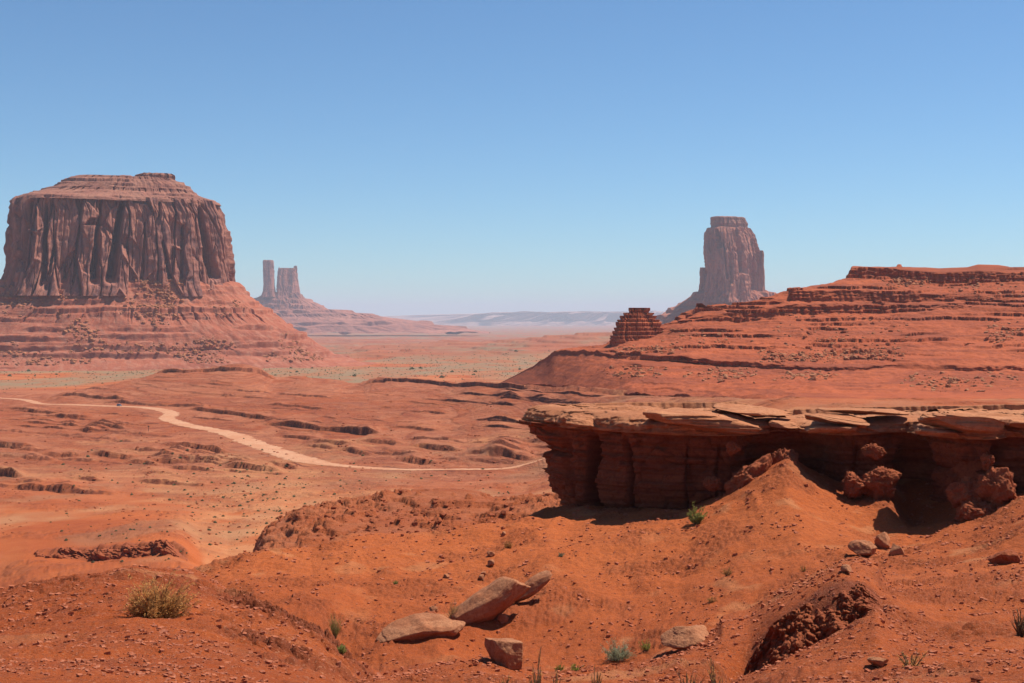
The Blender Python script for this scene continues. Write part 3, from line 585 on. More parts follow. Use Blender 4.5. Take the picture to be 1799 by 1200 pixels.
# twin-towered butte far behind
Y2 = 8600.; org = ((495-CX)/F*Y2, Y2, -60.)
b2 = empty('butte', org, 'distant butte with a slim tower and a wider block standing on one purple pedestal', 'butte')
butte_part('tower', Y2, [(522, 460, 488, 1), (513, 463, 484.5, 1), (500, 464, 482.5, 1), (470, 463.5, 481, 1), (460, 462.5, 480.5, 1), (457, 463.5, 479, 1)], 220, 90, M['spire'], b2, org, depth=.8, rot=20, p=.7, rib=7., lam=26., seed=5, lean=60)
o_, _v = butte_part('tower', Y2+40, [(526, 486, 531, 1), (518, 488, 527, 1), (500, 488.5, 524.5, 1), (480, 489, 522.5, 1), (472, 490, 522, 1), (471, 492, 521.5, 1)], 300, 90, M['spire'], b2, org, depth=.5, rot=22, p=.5, rib=8., lam=28., seed=6, lean=70)
o_['label'] = 'wider block-shaped tower'
butte_part('pinnacle', Y2+20, [(480, 488.8, 492.4, 1), (472, 489.3, 491.6, 1), (469, 489.8, 491.0, 1)], 40, 12, M['spire'], b2, org, depth=.9, rib=1., lam=20., seed=7)
butte_part('pinnacle', Y2+50, [(476, 512, 522.4, 1), (470, 515.5, 522, 1), (467, 517, 521.5, 1)], 60, 16, M['spire'], b2, org, depth=.6, rib=2., lam=20., seed=8)
butte_part('talus', Y2, [(585, 180, 860, 0), (572, 240, 790, 0), (566, 280, 745, 0), (560, 320, 700, 0), (556, 340, 668, .6), (551, 350, 655, .5), (549, 360, 622, 0), (545, 395, 580, 0), (534, 430, 560, 0), (524, 450, 536, .3), (518, 461, 529, .3), (513, 466, 524, 0)],
    700, 160, M['spire'], b2, org, depth=.5, rot=0, p=.9, rib=14., lam=80., seed=9, tstep=34., tmask=.8, dmax=(200, .45))
# tall butte on the right behind the ridge
Y3 = 4700.; org = ((1285-CX)/F*Y3, Y3, -60.)
b3 = empty('butte', org, 'tall narrow butte with a layered cap rising behind the ridge on the right', 'butte')
nt3 = [(1291, 1298, 5.5, 60, 408, 480), (1253, 1256, 4, 28, 405, 437), (1318, 1322, 4, 40, 425, 515), (1310, 1316, 3, 30, 450, 520), (1263, 1266, 2, 15, 425, 490), (1274, 1274, 2, 15, 430, 500), (1330, 1334, 3, 45, 445, 520), (1325, 1330, 4, 25, 425, 460)]
butte_part('cliff', Y3, [(532, 1222, 1350, 1), (522, 1226, 1347, 1), (512, 1230, 1345, 1), (480, 1232, 1344, 1), (450, 1233.5, 1342, 1), (442, 1234, 1338, 1), (430, 1235, 1336, 1), (412, 1237, 1330, 1), (404, 1239, 1323.5, .8), (401, 1242, 1321, .5)],
    900, 220, M['rose'], b3, org, depth=.6, rot=36, p=.5, rib=11., lam=30., notch=nt3, seed=11, lean=60)
butte_part('cap_rock', Y3, [(402, 1247, 1318, .5), (398, 1248, 1315, .8), (393, 1247, 1316, .8), (388, 1249, 1313, .7), (383, 1248, 1311, .6), (381, 1250, 1306, .3)], 300, 50, M['merrick_cap'], b3, org, depth=.55, rot=26, p=.5, rib=5., lam=20., seed=12, tstep=5.)
butte_part('pinnacle', Y3-30, [(530, 1318, 1346, 1), (500, 1322, 1344, 1), (470, 1328, 1342, 1), (458, 1332, 1342, 1), (448, 1334.5, 1341, 1), (443, 1335.5, 1340, 1), (440, 1336, 1339, 1)], 90, 60, M['rose'], b3, org, depth=.8, rib=3., lam=14., seed=13)
butte_part('pinnacle', Y3, [(520, 1226, 1242, 1), (500, 1227, 1242, 1), (478, 1228, 1241, 1), (470, 1230, 1240, 1)], 90, 60, M['rose'], b3, org, depth=.6, rib=4., lam=16., seed=14)
butte_part('talus', Y3, [(640, 1000, 1560, 0), (600, 1080, 1500, 0), (580, 1120, 1480, 0), (566, 1141, 1450, .3), (552, 1162, 1430, 0), (540, 1182, 1400, .3), (527, 1205, 1380, 0), (518, 1216, 1360, 0), (510, 1230, 1345, 0)],
    700, 160, M['talus'], b3, org, depth=.6, rot=0, p=.85, rib=12., lam=55., seed=15, tstep=26., tmask=.8, dmax=(140, .6))
# stepped knob at the left end of the ridge
steps = []
kl = [(1071, 618), (1072, 590), (1079, 576), (1082, 566), (1089, 554), (1099, 546), (1104, 541)]; kr = [(1252, 618), (1205, 602), (1176, 586), (1161, 569), (1156, 560), (1145, 550), (1137, 541)]
yk = 618.
for h in (7, 4, 9, 5, 3.5, 8, 6, 10, 4, 7, 5, 9):
    y1_ = max(yk-h, 540.8); fl = lambda y: np.interp(-y, [-q[1] for q in kl], [q[0] for q in kl]); fr_ = lambda y: np.interp(-y, [-q[1] for q in kr], [q[0] for q in kr])
    l, r = fl(y1_), fr_(y1_); steps += [(yk, l+1.2, r-1.8, .8), (yk-h*.35, l+1., r-1.3, 1), (yk-h*.45, l, r, 1), (y1_, l, r, 1)]; yk = y1_
    if yk <= 540.8: break
butte_part('stepped_knob', 850., steps, 420, 170, M['ridge'], ridge, (90, 700, -30), depth=.35, rot=8, p=.55, rib=1.9, lam=9., lean=17, lq=2.6, seed=24, tstep=1.)
butte_part('ledge_block', 868., [(560, 1205, 1330, 1), (553, 1205, 1325, 1), (550, 1222, 1300, .5), (542, 1221, 1290, 1), (540, 1223, 1270, 1), (538, 1224, 1240, 1), (533, 1225, 1233, 1)], 300, 40, M['ridge'], ridge, (90, 700, -30), depth=.2, p=.5, rib=.8, lam=4., seed=22)
# far mesas on the horizon
Y5 = 25000.; org = ((900-CX)/F*Y5, Y5, -195)
fm = empty('mesa', org, 'long pale blue mesa stretching low along the far horizon', 'mesa')
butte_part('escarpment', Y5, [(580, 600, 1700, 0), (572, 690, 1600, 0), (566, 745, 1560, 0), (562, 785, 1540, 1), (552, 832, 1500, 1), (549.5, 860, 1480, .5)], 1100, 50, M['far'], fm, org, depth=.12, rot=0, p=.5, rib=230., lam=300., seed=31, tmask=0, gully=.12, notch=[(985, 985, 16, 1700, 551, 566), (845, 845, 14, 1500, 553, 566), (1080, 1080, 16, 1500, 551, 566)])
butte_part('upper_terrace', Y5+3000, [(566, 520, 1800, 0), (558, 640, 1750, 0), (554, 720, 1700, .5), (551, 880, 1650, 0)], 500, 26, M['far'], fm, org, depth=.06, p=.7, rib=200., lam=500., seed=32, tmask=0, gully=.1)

# ------------------------------------------------------------------ the overhanging ledge
def P2(px, Y): return np.array(((px-CX)/F*Y, Y))
front = [(940, 92.5), (960, 90.5), (1000, 88.2), (1025, 87.6), (1045, 87.0), (1100, 85.2), (1200, 83.6), (1290, 83.2), (1340, 84.2), (1385, 84.6), (1430, 83.2), (1470, 81.6), (1540, 80.8), (1595, 81.2), (1625, 78.6), (1680, 76.0), (1740, 74.4), (1765, 75.2), (1800, 74.2), (1900, 72.5), (2050, 71), (2350, 69)]
back = [(2350, 82), (2000, 84), (1700, 87), (1550, 91), (1400, 94.5), (1200, 97.5), (1100, 98), (1020, 96.5), (965, 94.8), (945, 93.6)]
loop = np.array([P2(*p) for p in front+back]); nf = len(front)
def smooth_loop(pts, n, s):
    q = np.vstack([pts, pts[:1]]); L = np.r_[0, np.cumsum(np.hypot(*np.diff(q, axis=0).T))]
    t = np.linspace(0, L[-1], n, endpoint=False); X = np.interp(t, L, q[:, 0]); Y = np.interp(t, L, q[:, 1])
    def cs(v):
        r = int(3*s)+1; k = np.exp(-.5*(np.arange(-r, r+1)/s)**2); k /= k.sum(); w = np.r_[v[-r:], v, v[:r]]
        return np.convolve(w, k, 'valid')
    return np.stack([cs(X), cs(Y)], 1), t
def loop_rings(base, levels, n_out=None, off=None, zt=0.0, fade=(.97, .9, .75, .5, .2), spine=None, topfn=None):
    """levels: (z, inset arrays); tops off with rings that close on the spine"""
    tx, ty = np.roll(base[:, 0], -1)-np.roll(base[:, 0], 1), np.roll(base[:, 1], -1)-np.roll(base[:, 1], 1); tl = np.hypot(tx, ty)
    N = np.stack([ty/tl, -tx/tl], 1)
    R_ = []
    for z, ins in levels:
        p = base-N*np.asarray(ins)[:, None]; R_.append(np.c_[p, z+0*p[:, 0]])
    last = R_[-1]
    for f in fade:
        p = spine+(last[:, :2]-spine)*f; z = last[:, 2]+zt*(1-f)
        if topfn is not None: z = z+topfn(p[:, 0], p[:, 1])*min(1, (1-f)*12)
        R_.append(np.c_[p, z])
    return np.stack(R_)
ORG = np.array((P2(1300, 85)[0], 85., -12.))
outc = empty('rock_outcrop', tuple(ORG), 'overhanging red rock promontory with a flat pale sandstone cap and a deeply shaded wall', 'rock ledge')
base, sarc = smooth_loop(loop, 1900, 4)
bpx = CX+F*base[:, 0]/base[:, 1]; isf = (base[:, 1] < np.interp(base[:, 0], [-2, 10, 40], [95.5, 95, 94]))
spx = np.array([(np.clip(x, P2(975, 93)[0], 1e3), np.interp(x, [P2(960, 93)[0], P2(1200, 93)[0], P2(1700, 90)[0], 90], [93.2, 91, 83, 76])) for x in base[:, 0]])
def capz(x, y): return np.interp(x, [2, 12, 20, 31, 40], [-7.25, -7.35, -7.15, -6.5, -6.2])     # underside of the cap
def tipw(px): return 1-ss(955, 1010, px)
lv = []
nz = 150; cz = capz(base[:, 0], base[:, 1])+.15
for i in range(nz):
    t = i/(nz-1); z0 = -15.5; z = z0+(cz-z0)*t
    h = cz-z                                    # depth below the cap
    ins = np.zeros(len(base))
    ins += np.interp(h, [0, .25, .3, 1.0, 1.4, 1.9, 2.05, 2.5, 3.2, 4.6, 6, 8], [.05, .25, .35, .50, .38, .62, .95, .70, .55, .75, .95, 1.2])
    ins += .14*n2(sarc/2.6, z/1.4)+.10*fb2(sarc/.8, z*2.2, 3)+.06*n2(sarc*.3, z*5)+.30*n2(sarc/5, z/6+4)+.16*np.abs(n2(sarc*1.2, z*.45))
    ins += .22*(ss(-.05, .05, n2(z*2.1, 7.3+0*sarc+.15*n2(sarc/4, z)))-.5)+.10*(ss(-.05, .05, n2(z*5.3, 2.3+0*sarc+.2*n2(sarc/2, z)))-.5)
    w1_, w2_, wi_ = cell2(sarc/1.3+.3*n2(sarc, z), 0*sarc+z/.62+.3*n2(sarc/2, z)); v1_, v2_, vi_ = cell2(sarc/.4, 0*sarc+z/.2)
    ins += .34*(wi_-.5)+.16*(1-ss(0, .12, w2_-w1_))+.11*(vi_-.5)
    for pc, w, dp in ((1030, 9, 1.9), (1096, 6, 1.7), (1345, 22, .9), (1400, 28, 1.1), (1600, 13, 1.3), (1757, 6, 1.8), (1205, 3, .35), (1262, 3, .3), (1500, 4, .35), (1690, 4, .35), (985, 5, .5)):
        ins += dp*np.exp(-((bpx-pc-3*np.sin(z*1.3+pc))/w)**4)*isf*ss(.3, 1.4, h)
    # the prow steps back as it goes down
    ins += tipw(bpx)*np.interp(h, [0, .18, .32, 1.2, 1.45, 1.9, 2.05, 2.25, 2.9, 4.3, 5.8], [-1.25, -1.2, -.62, -.5, .1, .45, .5, -.1, -.15, .35, .8])*1.05
    lv.append((z, ins))
Rw = loop_rings(base, lv, spine=spx, fade=(.9, .3))
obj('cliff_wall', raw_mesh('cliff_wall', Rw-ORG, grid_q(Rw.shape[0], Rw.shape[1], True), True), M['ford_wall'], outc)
# cap: a thick bed with a rounded lip
def lip(out0, thick, seed, base_, sarc_, bpx_, isf_, czz, inner=3.5, rnd=.9):
    L = []
    o = out0(bpx_)+.35*n2(sarc_/3.2, seed)+.16*n2(sarc_/.9, seed+3)+.07*n2(sarc_/.3, seed)
    for v in np.linspace(0, 1, 46):
        if v < .22:                                   # underside
            k = v/.22; ins = inner*(1-k)-(o-.10)*k; z = czz+.14*k*k*0+.05*n2(sarc_/1.5, k*2)
        elif v < .62:                                # face
            k = (v-.22)/.40; ins = -(o-.10)-.10*np.sin(k*np.pi); z = czz+thick*.42*k
            z = z+0
        else:
            k = (v-.62)/.38; ang = k*np.pi/2; ins = -(o-.10)+rnd*(1-np.cos(ang))*1.5; z = czz+thick*(.42+.58*np.sin(ang))
        fr = ss(.15, .3, v); b1_, b2_, bi_ = cell2(sarc_/1.5+.3*n2(sarc_, z*3), 0*sarc_+z*2.6+.25*n2(sarc_/3, seed)); c1_, c2_, ci_ = cell2(sarc_/.45, 0*sarc_+z*5.5)
        ins = ins+fr*(.34*(bi_-.5)+.10*(1-ss(0, .15, b2_-b1_))+.12*(ci_-.5))*(1-ss(.85, 1, v))
        ins = ins+fr*(.13*fb2(sarc_/.9, z*3+seed, 3)+.09*np.sign(n2(sarc_/6, z*4.5+seed))*np.abs(n2(sarc_/6, z*4.5+seed))**.5+.05*n2(sarc_/.35, z*7))
        L.append((z, ins))
    return L
def topf(x, y):
    yf = np.interp(x, [2, 12, 20, 31, 40], [90, 83.5, 81, 75.5, 73]); tl_ = -.045*np.clip(y-yf-1, 0, 30)
    w = fb2(x/3.5, y/2.0, 4)*.16; t = w-.018*x+.05*y
    return tl_+w*.5+(terr(t*1.0+.3*n2(x/5, y/3), .16, .08)-t)*.55+.10*fb2(x/1.2, y/.7, 3)
fades = tuple(np.r_[np.linspace(.985, .5, 42), np.linspace(.48, .1, 8)])
cz = capz(base[:, 0], base[:, 1])
out1 = lambda px: np.interp(px, [930, 985, 1050, 1090, 1110, 1200, 1290, 1345, 1352, 1400, 1410, 1500, 1535, 1545, 1600, 1700, 1765, 1780, 1900],
                            [1.0, .45, .5, .45, .6, .75, .95, .8, .0, -.1, .3, .45, .3, .05, .3, .6, .55, .1, .2])
L1 = lip(out1, np.interp(bpx, [930, 1000, 1300, 1350, 1400, 1500, 1800], [1.15, 1.1, 1.2, .7, .7, .8, .95])*1.0, 3, base, sarc, bpx, isf, cz, rnd=1.35)
Rc = loop_rings(base, L1, spine=spx, fade=fades, zt=.15, topfn=topf)
obj('sandstone_cap', raw_mesh('sandstone_cap', Rc-ORG, grid_q(Rc.shape[0], Rc.shape[1], True), True), M['cap'], outc)

# ------------------------------------------------------------------ loose rocks
def sphere_pts(n):
    """cube sphere, n x n per face; returns points and quads"""
    import itertools
    idx = {}; V = []; Q = []
    g = np.tan(np.linspace(-1, 1, n+1)*np.pi/4)
    def vid(p):
        k = tuple(np.round(p, 5))
        if k not in idx: idx[k] = len(V); V.append(p)
        return idx[k]
    for ax in range(3):
        for sg in (-1, 1):
            for i in range(n):
                for j in range(n):
                    q = []
                    for a, b in ((i, j), (i+1, j), (i+1, j+1), (i, j+1)):
                        p = [0, 0, 0]; p[ax] = sg; p[(ax+1) % 3] = g[a]; p[(ax+2) % 3] = g[b]; q.append(vid(p))
                    Q.append(q if sg > 0 else q[::-1])
    V = np.array(V, float); V /= np.linalg.norm(V, axis=1)[:, None]
    return V, np.array(Q)
_SP = {n: sphere_pts(n) for n in (4, 8, 16, 40)}
def rock_pts(dims, seed, n=16, cuts=9, sharp=.05, rough=.06, strat=0., crumb=0., boxy=0.):
    V, Q = _SP[n]; V = V.copy(); R = np.random.RandomState(seed)
    if boxy: V = V*(1-boxy)+boxy*.86*V/np.abs(V).max(1)[:, None]
    for _ in range(cuts):
        d = R.randn(3); d /= np.linalg.norm(d); h = R.uniform(.48, .80)*(1+.25*boxy); e = V@d-h
        V = V-np.outer(np.maximum(e, 0)*(1-sharp), d)
    V *= np.array(dims)/2
    s = float(np.mean(dims)); N = V/np.maximum(np.linalg.norm(V, axis=1), 1e-6)[:, None]
    o = R.rand(3)*50
    d = rough*s*fb3(V[:, 0]/s*3+o[0], V[:, 1]/s*3+o[1], V[:, 2]/s*3+o[2], 4)
    if strat: d = d+strat*s*np.round(2.5*n2(V[:, 2]/s*9+o[0], V[:, 0]/s*.8))/2.5*(1-np.abs(N[:, 2]))
    if crumb:
        e1, e2, ei = cell3(V[:, 0]/crumb+o[0], V[:, 1]/crumb+o[1], V[:, 2]/crumb)
        d = d+crumb*(.55*ei+.4*ss(0, .4, e2-e1)-.4)
    return V+N*d[:, None], Q
def rock(name, dims, seed, mat, parent=None, loc=None, rot=(0, 0, 0), **k):
    V, Q = rock_pts(dims, seed, **k); V = V@np.array(Euler(rot).to_matrix()).T
    return obj(name, raw_mesh(name, V, Q, k.get('n', 16) >= 16), mat, parent, loc)
def on_wall(px, py, Y): return np.array(((px-CX)/F*Y, Y, -(py-HY)/F*Y))
# slabs that make up the broken rim of the cap, and sunlit buttresses at the foot of the wall
def child_rock(name, px, py, Y, w, h, dp, seed, mat, tilt=0, lab=None, yaw=0, **k):
    p = on_wall(px, py, Y); s = Y/F
    o = rock(name, (w*s, dp, h*s), seed, mat, outc, tuple(p-ORG), (math.radians(k.pop('pitch', 0)), math.radians(tilt), math.radians(yaw)), **k)
    if lab: o['label'] = lab
    return o
for a in [(1232, 738, 84.2, 236, 34, 7.5, 101, 3), (1020, 739, 87.3, 72, 22, 2.6, 102, 7), (1475, 738, 80.3, 135, 24, 4, 104, 4), (1462, 752, 80.0, 95, 20, 3.4, 105, -3),
          (1378, 746, 83.2, 55, 14, 2.6, 106, 5), (1690, 742, 75.0, 165, 32, 5, 108, 4), (1640, 757, 75.6, 90, 14, 3, 109, 5), (1790, 744, 74.6, 90, 20, 3, 110, 5), (1520, 722, 82.5, 170, 12, 5, 111, 2), (1325, 722, 85.6, 150, 17, 6, 112, 3)]:
    child_rock('slab', a[0], a[1], a[2], a[3], a[4], a[5], a[6], M['cap'], tilt=a[7], n=40, cuts=14, rough=.045, strat=.07, boxy=.5, sharp=.08, crumb=0.)
for a in [(1315, 848, 81.6, 110, 70, 3.0, 121, -22), (1375, 828, 81.8, 60, 80, 2.6, 122, 0), (1250, 850, 82.2, 34, 22, 1.4, 123, 0), (1290, 787, 82.0, 24, 22, 1.0, 124, 0), (1532, 792, 79.4, 42, 27, 1.6, 125, 5),
          (1500, 852, 78.6, 52, 52, 2.2, 126, 0), (1545, 850, 78.4, 62, 68, 2.4, 127, 18), (1700, 872, 74.0, 62, 70, 2.4, 128, 10), (1745, 870, 73.2, 72, 100, 2.6, 129, 0), (1722, 905, 73.0, 90, 60, 2.6, 130, 0), (1735, 812, 74.0, 18, 32, 1.0, 131, 10)]:
    child_rock('buttress', a[0], a[1], a[2]-.7, a[3], a[4], a[5], a[6], M['redrock'], tilt=a[7], n=40, cuts=9, rough=.13, crumb=.20, sharp=.2, boxy=.3)

def place(px, py, dz=0.):
    v = hit(px, py); return v if v is None else v+Vector((0, 0, dz))
def boulder(name, px, py, w, h, dp, seed, label, mat='boulder', rot=(0, 0, 0), sink=.12, parts=None, cat='boulder', **k):
    """px, py: where its foot meets the ground; w, h in photo pixels, dp in metres"""
    p = place(px, py); s = p.y/F; dims = (w*s, dp*max(1, p.y/46), h*s)
    V, Q = rock_pts(dims, seed, **k); V = V@np.array(Euler([math.radians(a) for a in rot]).to_matrix()).T
    V[:, 2] -= V[:, 2].min()+sink*h*s
    V[:, 1] -= V[:, 1].min()*.5
    o = obj(name, raw_mesh(name, V, Q, True), M[mat], None, p)
    tag(o, label, cat); return o
boulder('boulder', 866, 1096, 184, 60, 1.2, 201, 'long smooth tan slab leaning along the slope like a log, largest of the fallen rocks', rot=(12, -33, 0), n=40, cuts=7, rough=.03, boxy=.6, sharp=.15, strat=.03, sink=.38)
boulder('boulder', 934, 1058, 92, 28, .7, 202, 'narrow tan slab lying beside the upper end of the log-like slab', rot=(10, -35, 0), n=40, cuts=6, rough=.04, boxy=.5, sharp=.2)
boulder('boulder', 738, 1122, 160, 58, 1.8, 203, 'broad flat tan boulder with a cracked left end in the gully', rot=(14, -14, 5), n=40, cuts=9, rough=.045, strat=.04, sharp=.15, sink=.42)
boulder('boulder', 757, 1087, 30, 13, .45, 204, 'small red flat stone resting on top of the broad flat boulder', 'redrock', n=16, cuts=8, sink=.0)
boulder('boulder', 762, 1077, 20, 11, .35, 205, 'topmost small knobbly stone stacked on the broad flat boulder', 'boulder', n=16, cuts=8, sink=.0)
boulder('boulder', 884, 1170, 58, 56, 1.1, 206, 'blocky reddish cube-shaped boulder standing alone at the bottom of the gully', 'redboulder' if 'redboulder' in M else 'boulder', rot=(-8, 4, 14), n=40, cuts=8, rough=.03, boxy=.9, sharp=.08, sink=.2)
boulder('boulder', 883, 1093, 22, 17, .4, 207, 'small rounded rock below the log-like slab', n=16, cuts=7)
boulder('boulder', 1521, 978, 52, 30, 1.3, 208, 'pale wedge-shaped boulder lying left of two others beneath the ledge', rot=(0, 8, 10), n=40, cuts=8, rough=.035, sharp=.1, sink=.06)
boulder('boulder', 1556, 964, 30, 34, 1.0, 209, 'half-shaded upright boulder in the middle of the three beneath the ledge', rot=(0, 10, 0), n=16, cuts=8, rough=.04)
boulder('boulder', 1578, 975, 26, 28, .9, 210, 'rounded reddish boulder on the right of the three beneath the ledge', n=16, cuts=8, rough=.04)
boulder('boulder', 1490, 1007, 18, 15, .5, 211, 'small pyramid-shaped stone above the dark crumbling bank', n=16, cuts=9)
boulder('boulder', 1212, 1134, 100, 34, 1.3, 212, 'flat layered slab half buried in the slope right of the grey shrub', rot=(6, -8, -8), n=40, cuts=6, rough=.04, strat=.05, sharp=.2, sink=.25)
boulder('boulder', 1547, 1172, 44, 24, .28, 213, 'small angular pinkish rock on the gravel shelf at the lower right', rot=(0, 0, 10), n=16, cuts=9, rough=.05)
boulder('boulder', 1718, 1199, 24, 13, .12, 214, 'dark brown stone at the bottom right edge', 'redrock', n=16, cuts=8)
boulder('boulder', 1768, 990, 50, 40, 1.2, 215, 'shaded rock sticking out of the slope at the right edge', 'redrock', rot=(-20, 20, 0), n=40, cuts=6, rough=.06, sharp=.2, sink=.45)
for i, (px, py, w, h, l) in enumerate([(885, 940, 9, 8, 'topmost tiny dark stone of the trail up the slope'), (862, 978, 16, 11, 'flat stone in the trail above the paired stones'), (863, 995, 16, 13, 'pinkish stone in the middle of the trail up the slope'),
                                        (850, 1012, 12, 9, 'thin stone just above the pale stone of the trail'), (847, 1021, 13, 14, 'pale upright stone of the trail above the log-like slab'), (841, 1048, 10, 9, 'small pale stone at the upper left of the log-like slab'), (784, 1016, 12, 9, 'lone pale stone on the slope left of the trail')]):
    boulder('stone', px, py, w, h, .35, 230+i, l, cat='stone', n=8, cuts=7)

def bank(name, pxs, kb, kt, YB, YT, cs, amp, nrow, mat, label, drop, lim):
    """crumbling bank lofted from its foot to its rim; both are sunk into the ground sheet"""
    t_ = np.linspace(0, 1, nrow)[:, None]; f_ = lambda k: np.interp(pxs, [q[0] for q in k], [q[1] for q in k])
    yb, yt, Yb, Yt = f_(kb), f_(kt), f_(YB), f_(YT)
    yb = yb+3*n2(pxs/22., 0*pxs+cs); yt = yt+4*n2(pxs/16., 0*pxs+cs+5)+2.5*n2(pxs/5., 0*pxs+cs+5)
    Y = Yb+(Yt-Yb)*t_**1.3; p = yb+(yt-yb)*t_; X = (pxs-CX)/F*Y; Z = -(p-HY)/F*Y
    fd = ss(0, .22, t_)*(1-ss(.92, 1, t_))*ss(pxs[0], pxs[0]+lim, pxs)*(1-ss(pxs[-1]-lim, pxs[-1], pxs))
    e1, e2, ei = cell3(X/cs, Y/cs, Z/cs); g1, g2, gi = cell3(X/cs*2.7, Y/cs*2.7, Z/cs*2.7)
    D = fd*amp*(.5*ei+.25*ss(0, .5, e2-e1)+.3*gi+.12*ss(0, .5, g2-g1)+1.5*fb3(X/cs/4, Y/cs/4, Z/cs/6, 4)-.1)
    V = np.stack([X-.25*D, Y-.8*D, Z+.35*D-drop*(1-fd)], -1); o_ = Vector((float(X.mean()), float(Y[0].mean()), float(Z.min())))
    return tag(obj(name, raw_mesh(name, V-np.array(o_), grid_q(nrow, len(pxs)), True), mat, None, o_), label, 'earth bank')
bank('earth_bank', np.arange(1282, 1562, 1.), [(1282, 1250), (1300, 1255), (1340, 1255), (1400, 1228), (1450, 1198), (1500, 1140), (1540, 1085), (1562, 1064)],
     [(1282, 1212), (1300, 1185), (1340, 1112), (1370, 1075), (1430, 1043), (1480, 1020), (1520, 1025), (1562, 1050)], [(1282, 25.6), (1400, 25.7), (1562, 26.1)], [(1282, 27.4), (1400, 27.1), (1562, 27.7)],
     .15, .19, 140, M['redrock'], 'dark crumbling bank of red conglomerate on the near slope at the lower right', .16, 40)
bank('earth_bank', np.arange(40, 330, .9), [(40, 975), (110, 986), (160, 990), (220, 984), (250, 981), (330, 973)], [(40, 968), (75, 968), (150, 965), (200, 957), (240, 952), (290, 950), (318, 955), (330, 962)], [(40, 320), (330, 320)], [(40, 326), (330, 326)],
     1.5, 2.2, 60, M['redrock'], 'low crumbling red scarp across the valley floor at the left behind the near mound', 1.6, 34)

# scattered repeats: shared meshes, one object each
def variants(name, mat, cnt, n, seed, smooth=False, **k):
    L = []
    for i in range(cnt):
        R = np.random.RandomState(seed+i); V, Q = rock_pts((1, R.uniform(.7, 1.), R.uniform(.45, .8)), seed+i, n=n, **k)
        me = raw_mesh(name, V, Q, smooth); me.materials.append(mat); L.append(me)
    return L
RV = random.Random(5)
vb = variants('boulder', M['boulder'], 6, 8, 300, cuts=9, rough=.05); vr = variants('boulder', M['redrock'], 6, 8, 320, cuts=9, rough=.06)
def sow(me, p, size, label, cat, group, name='boulder'):
    o = bpy.data.objects.new(name, me); COL.objects.link(o); o.location = p
    o.scale = (size*RV.uniform(.8, 1.3), size*RV.uniform(.8, 1.2), size*RV.uniform(.7, 1.2)); o.rotation_euler = (RV.uniform(-.4, .4), RV.uniform(-.4, .4), RV.uniform(0, 6.3))
    return tag(o, label, cat, group)
def rhit(px, py): return hit(px, py, RYd, RZg, gpx)
rest = []
fields = [(1150, 1330, 575, 618, .5, 1), (1330, 1480, 612, 640, 1.5, 0), (1478, 1590, 608, 634, 1.5, 0), (1350, 1600, 540, 640, 1.0, 0), (1550, 1640, 486, 506, 1.2, 1), (1730, 1799, 560, 612, 1.2, 1), (1650, 1799, 490, 530, .8, 1),
          (1080, 1200, 606, 622, .6, 1), (1200, 1330, 640, 675, .8, 1), (1050, 1180, 640, 668, .5, 1), (1580, 1799, 650, 690, .6, 1), (1360, 1470, 650, 672, .8, 1)]
wts = [1, 3.0, 2.6, 2.4, 1.6, 1.2, 1.2, 1.3, 1.8, 1., 1.5, 1.0]
cand = []
for i in range(3600):
    f = RV.choices(fields, wts)[0]; px = RV.triangular(f[0], f[1]) if RV.random() < .6 else RV.uniform(f[0], f[1]); py = RV.triangular(f[2], f[3])
    p = rhit(px, py)
    if p is None: continue
    sz = (.40+3.2*RV.random()**6)*1.1; cand.append((sz, p, f[5]))
p = rhit(1369, 583)
if p: o = sow(vb[1], p, 2.5, 'lone large pale boulder perched on the bare slope of the layered ridge', 'boulder', None)
cand.sort(key=lambda c: -c[0])
for sz, p, pale in cand[:200]:
    sow(RV.choice(vb if (pale or RV.random() < .35) else vr), p, sz, 'fallen boulder scattered on the slope of the layered red ridge', 'boulder', 'boulders fallen on the layered ridge')
rest = [(c[1], c[0], c[2]) for c in cand[200:]]
def merged(name, items, meshes, label, cat, mat):
    P_ = np.array([it[0] for it in items], float); S_ = np.array([it[1] for it in items], float); K_ = np.array([it[2] for it in items]); A_ = np.random.RandomState(3).rand(len(items))*6.283
    Vs, Qs, o = [], [], 0
    for k, (V, Q) in enumerate(meshes):
        m = K_ == k; n = int(m.sum())
        if not n: continue
        c, sn = np.cos(A_[m])[:, None], np.sin(A_[m])[:, None]; V = np.asarray(V); Q = np.asarray(Q)
        W = np.stack([V[None, :, 0]*c-V[None, :, 1]*sn, V[None, :, 0]*sn+V[None, :, 1]*c, np.broadcast_to(V[None, :, 2], (n, len(V)))], -1)*S_[m][:, None, None]+P_[m][:, None]
        Vs.append(W.reshape(-1, 3)); Qs.append((Q[None]+(np.arange(n)*len(V))[:, None, None]).reshape(-1, Q.shape[1])+o); o += n*len(V)
    ob = obj(name, raw_mesh(name, np.vstack(Vs), np.vstack(Qs)), mat)
    return tag(ob, label, cat, kind='stuff')
lowr = [rock_pts((1, .9, .6), 400+i, n=4, cuts=8, rough=.06) for i in range(8)]
merged('rubble', [(p, s, RV.randrange(8)) for p, s, _ in rest], lowr, 'small rubble strewn over the layered ridge', 'rubble', M['boulder'])
vi = []
for _ in range(5200):
    px = RV.uniform(-40, 1000); py = RV.triangular(690, 990, 790) if RV.random() < .75 else RV.uniform(860, 960)
    p = hit(px, py)
    if p is None or p.y < 130 or p.y > 1290: continue
    if n2(p.x/22., p.y/40.)+.25 < RV.random()*.6: continue
    vi.append((tuple(p), (.25+1.5*RV.random()**5)*min(1.25, .35+p.y/700.), RV.randrange(8)))
merged('rubble', vi, lowr, 'small red rubble strewn over the valley floor', 'rubble', M['redrock'])
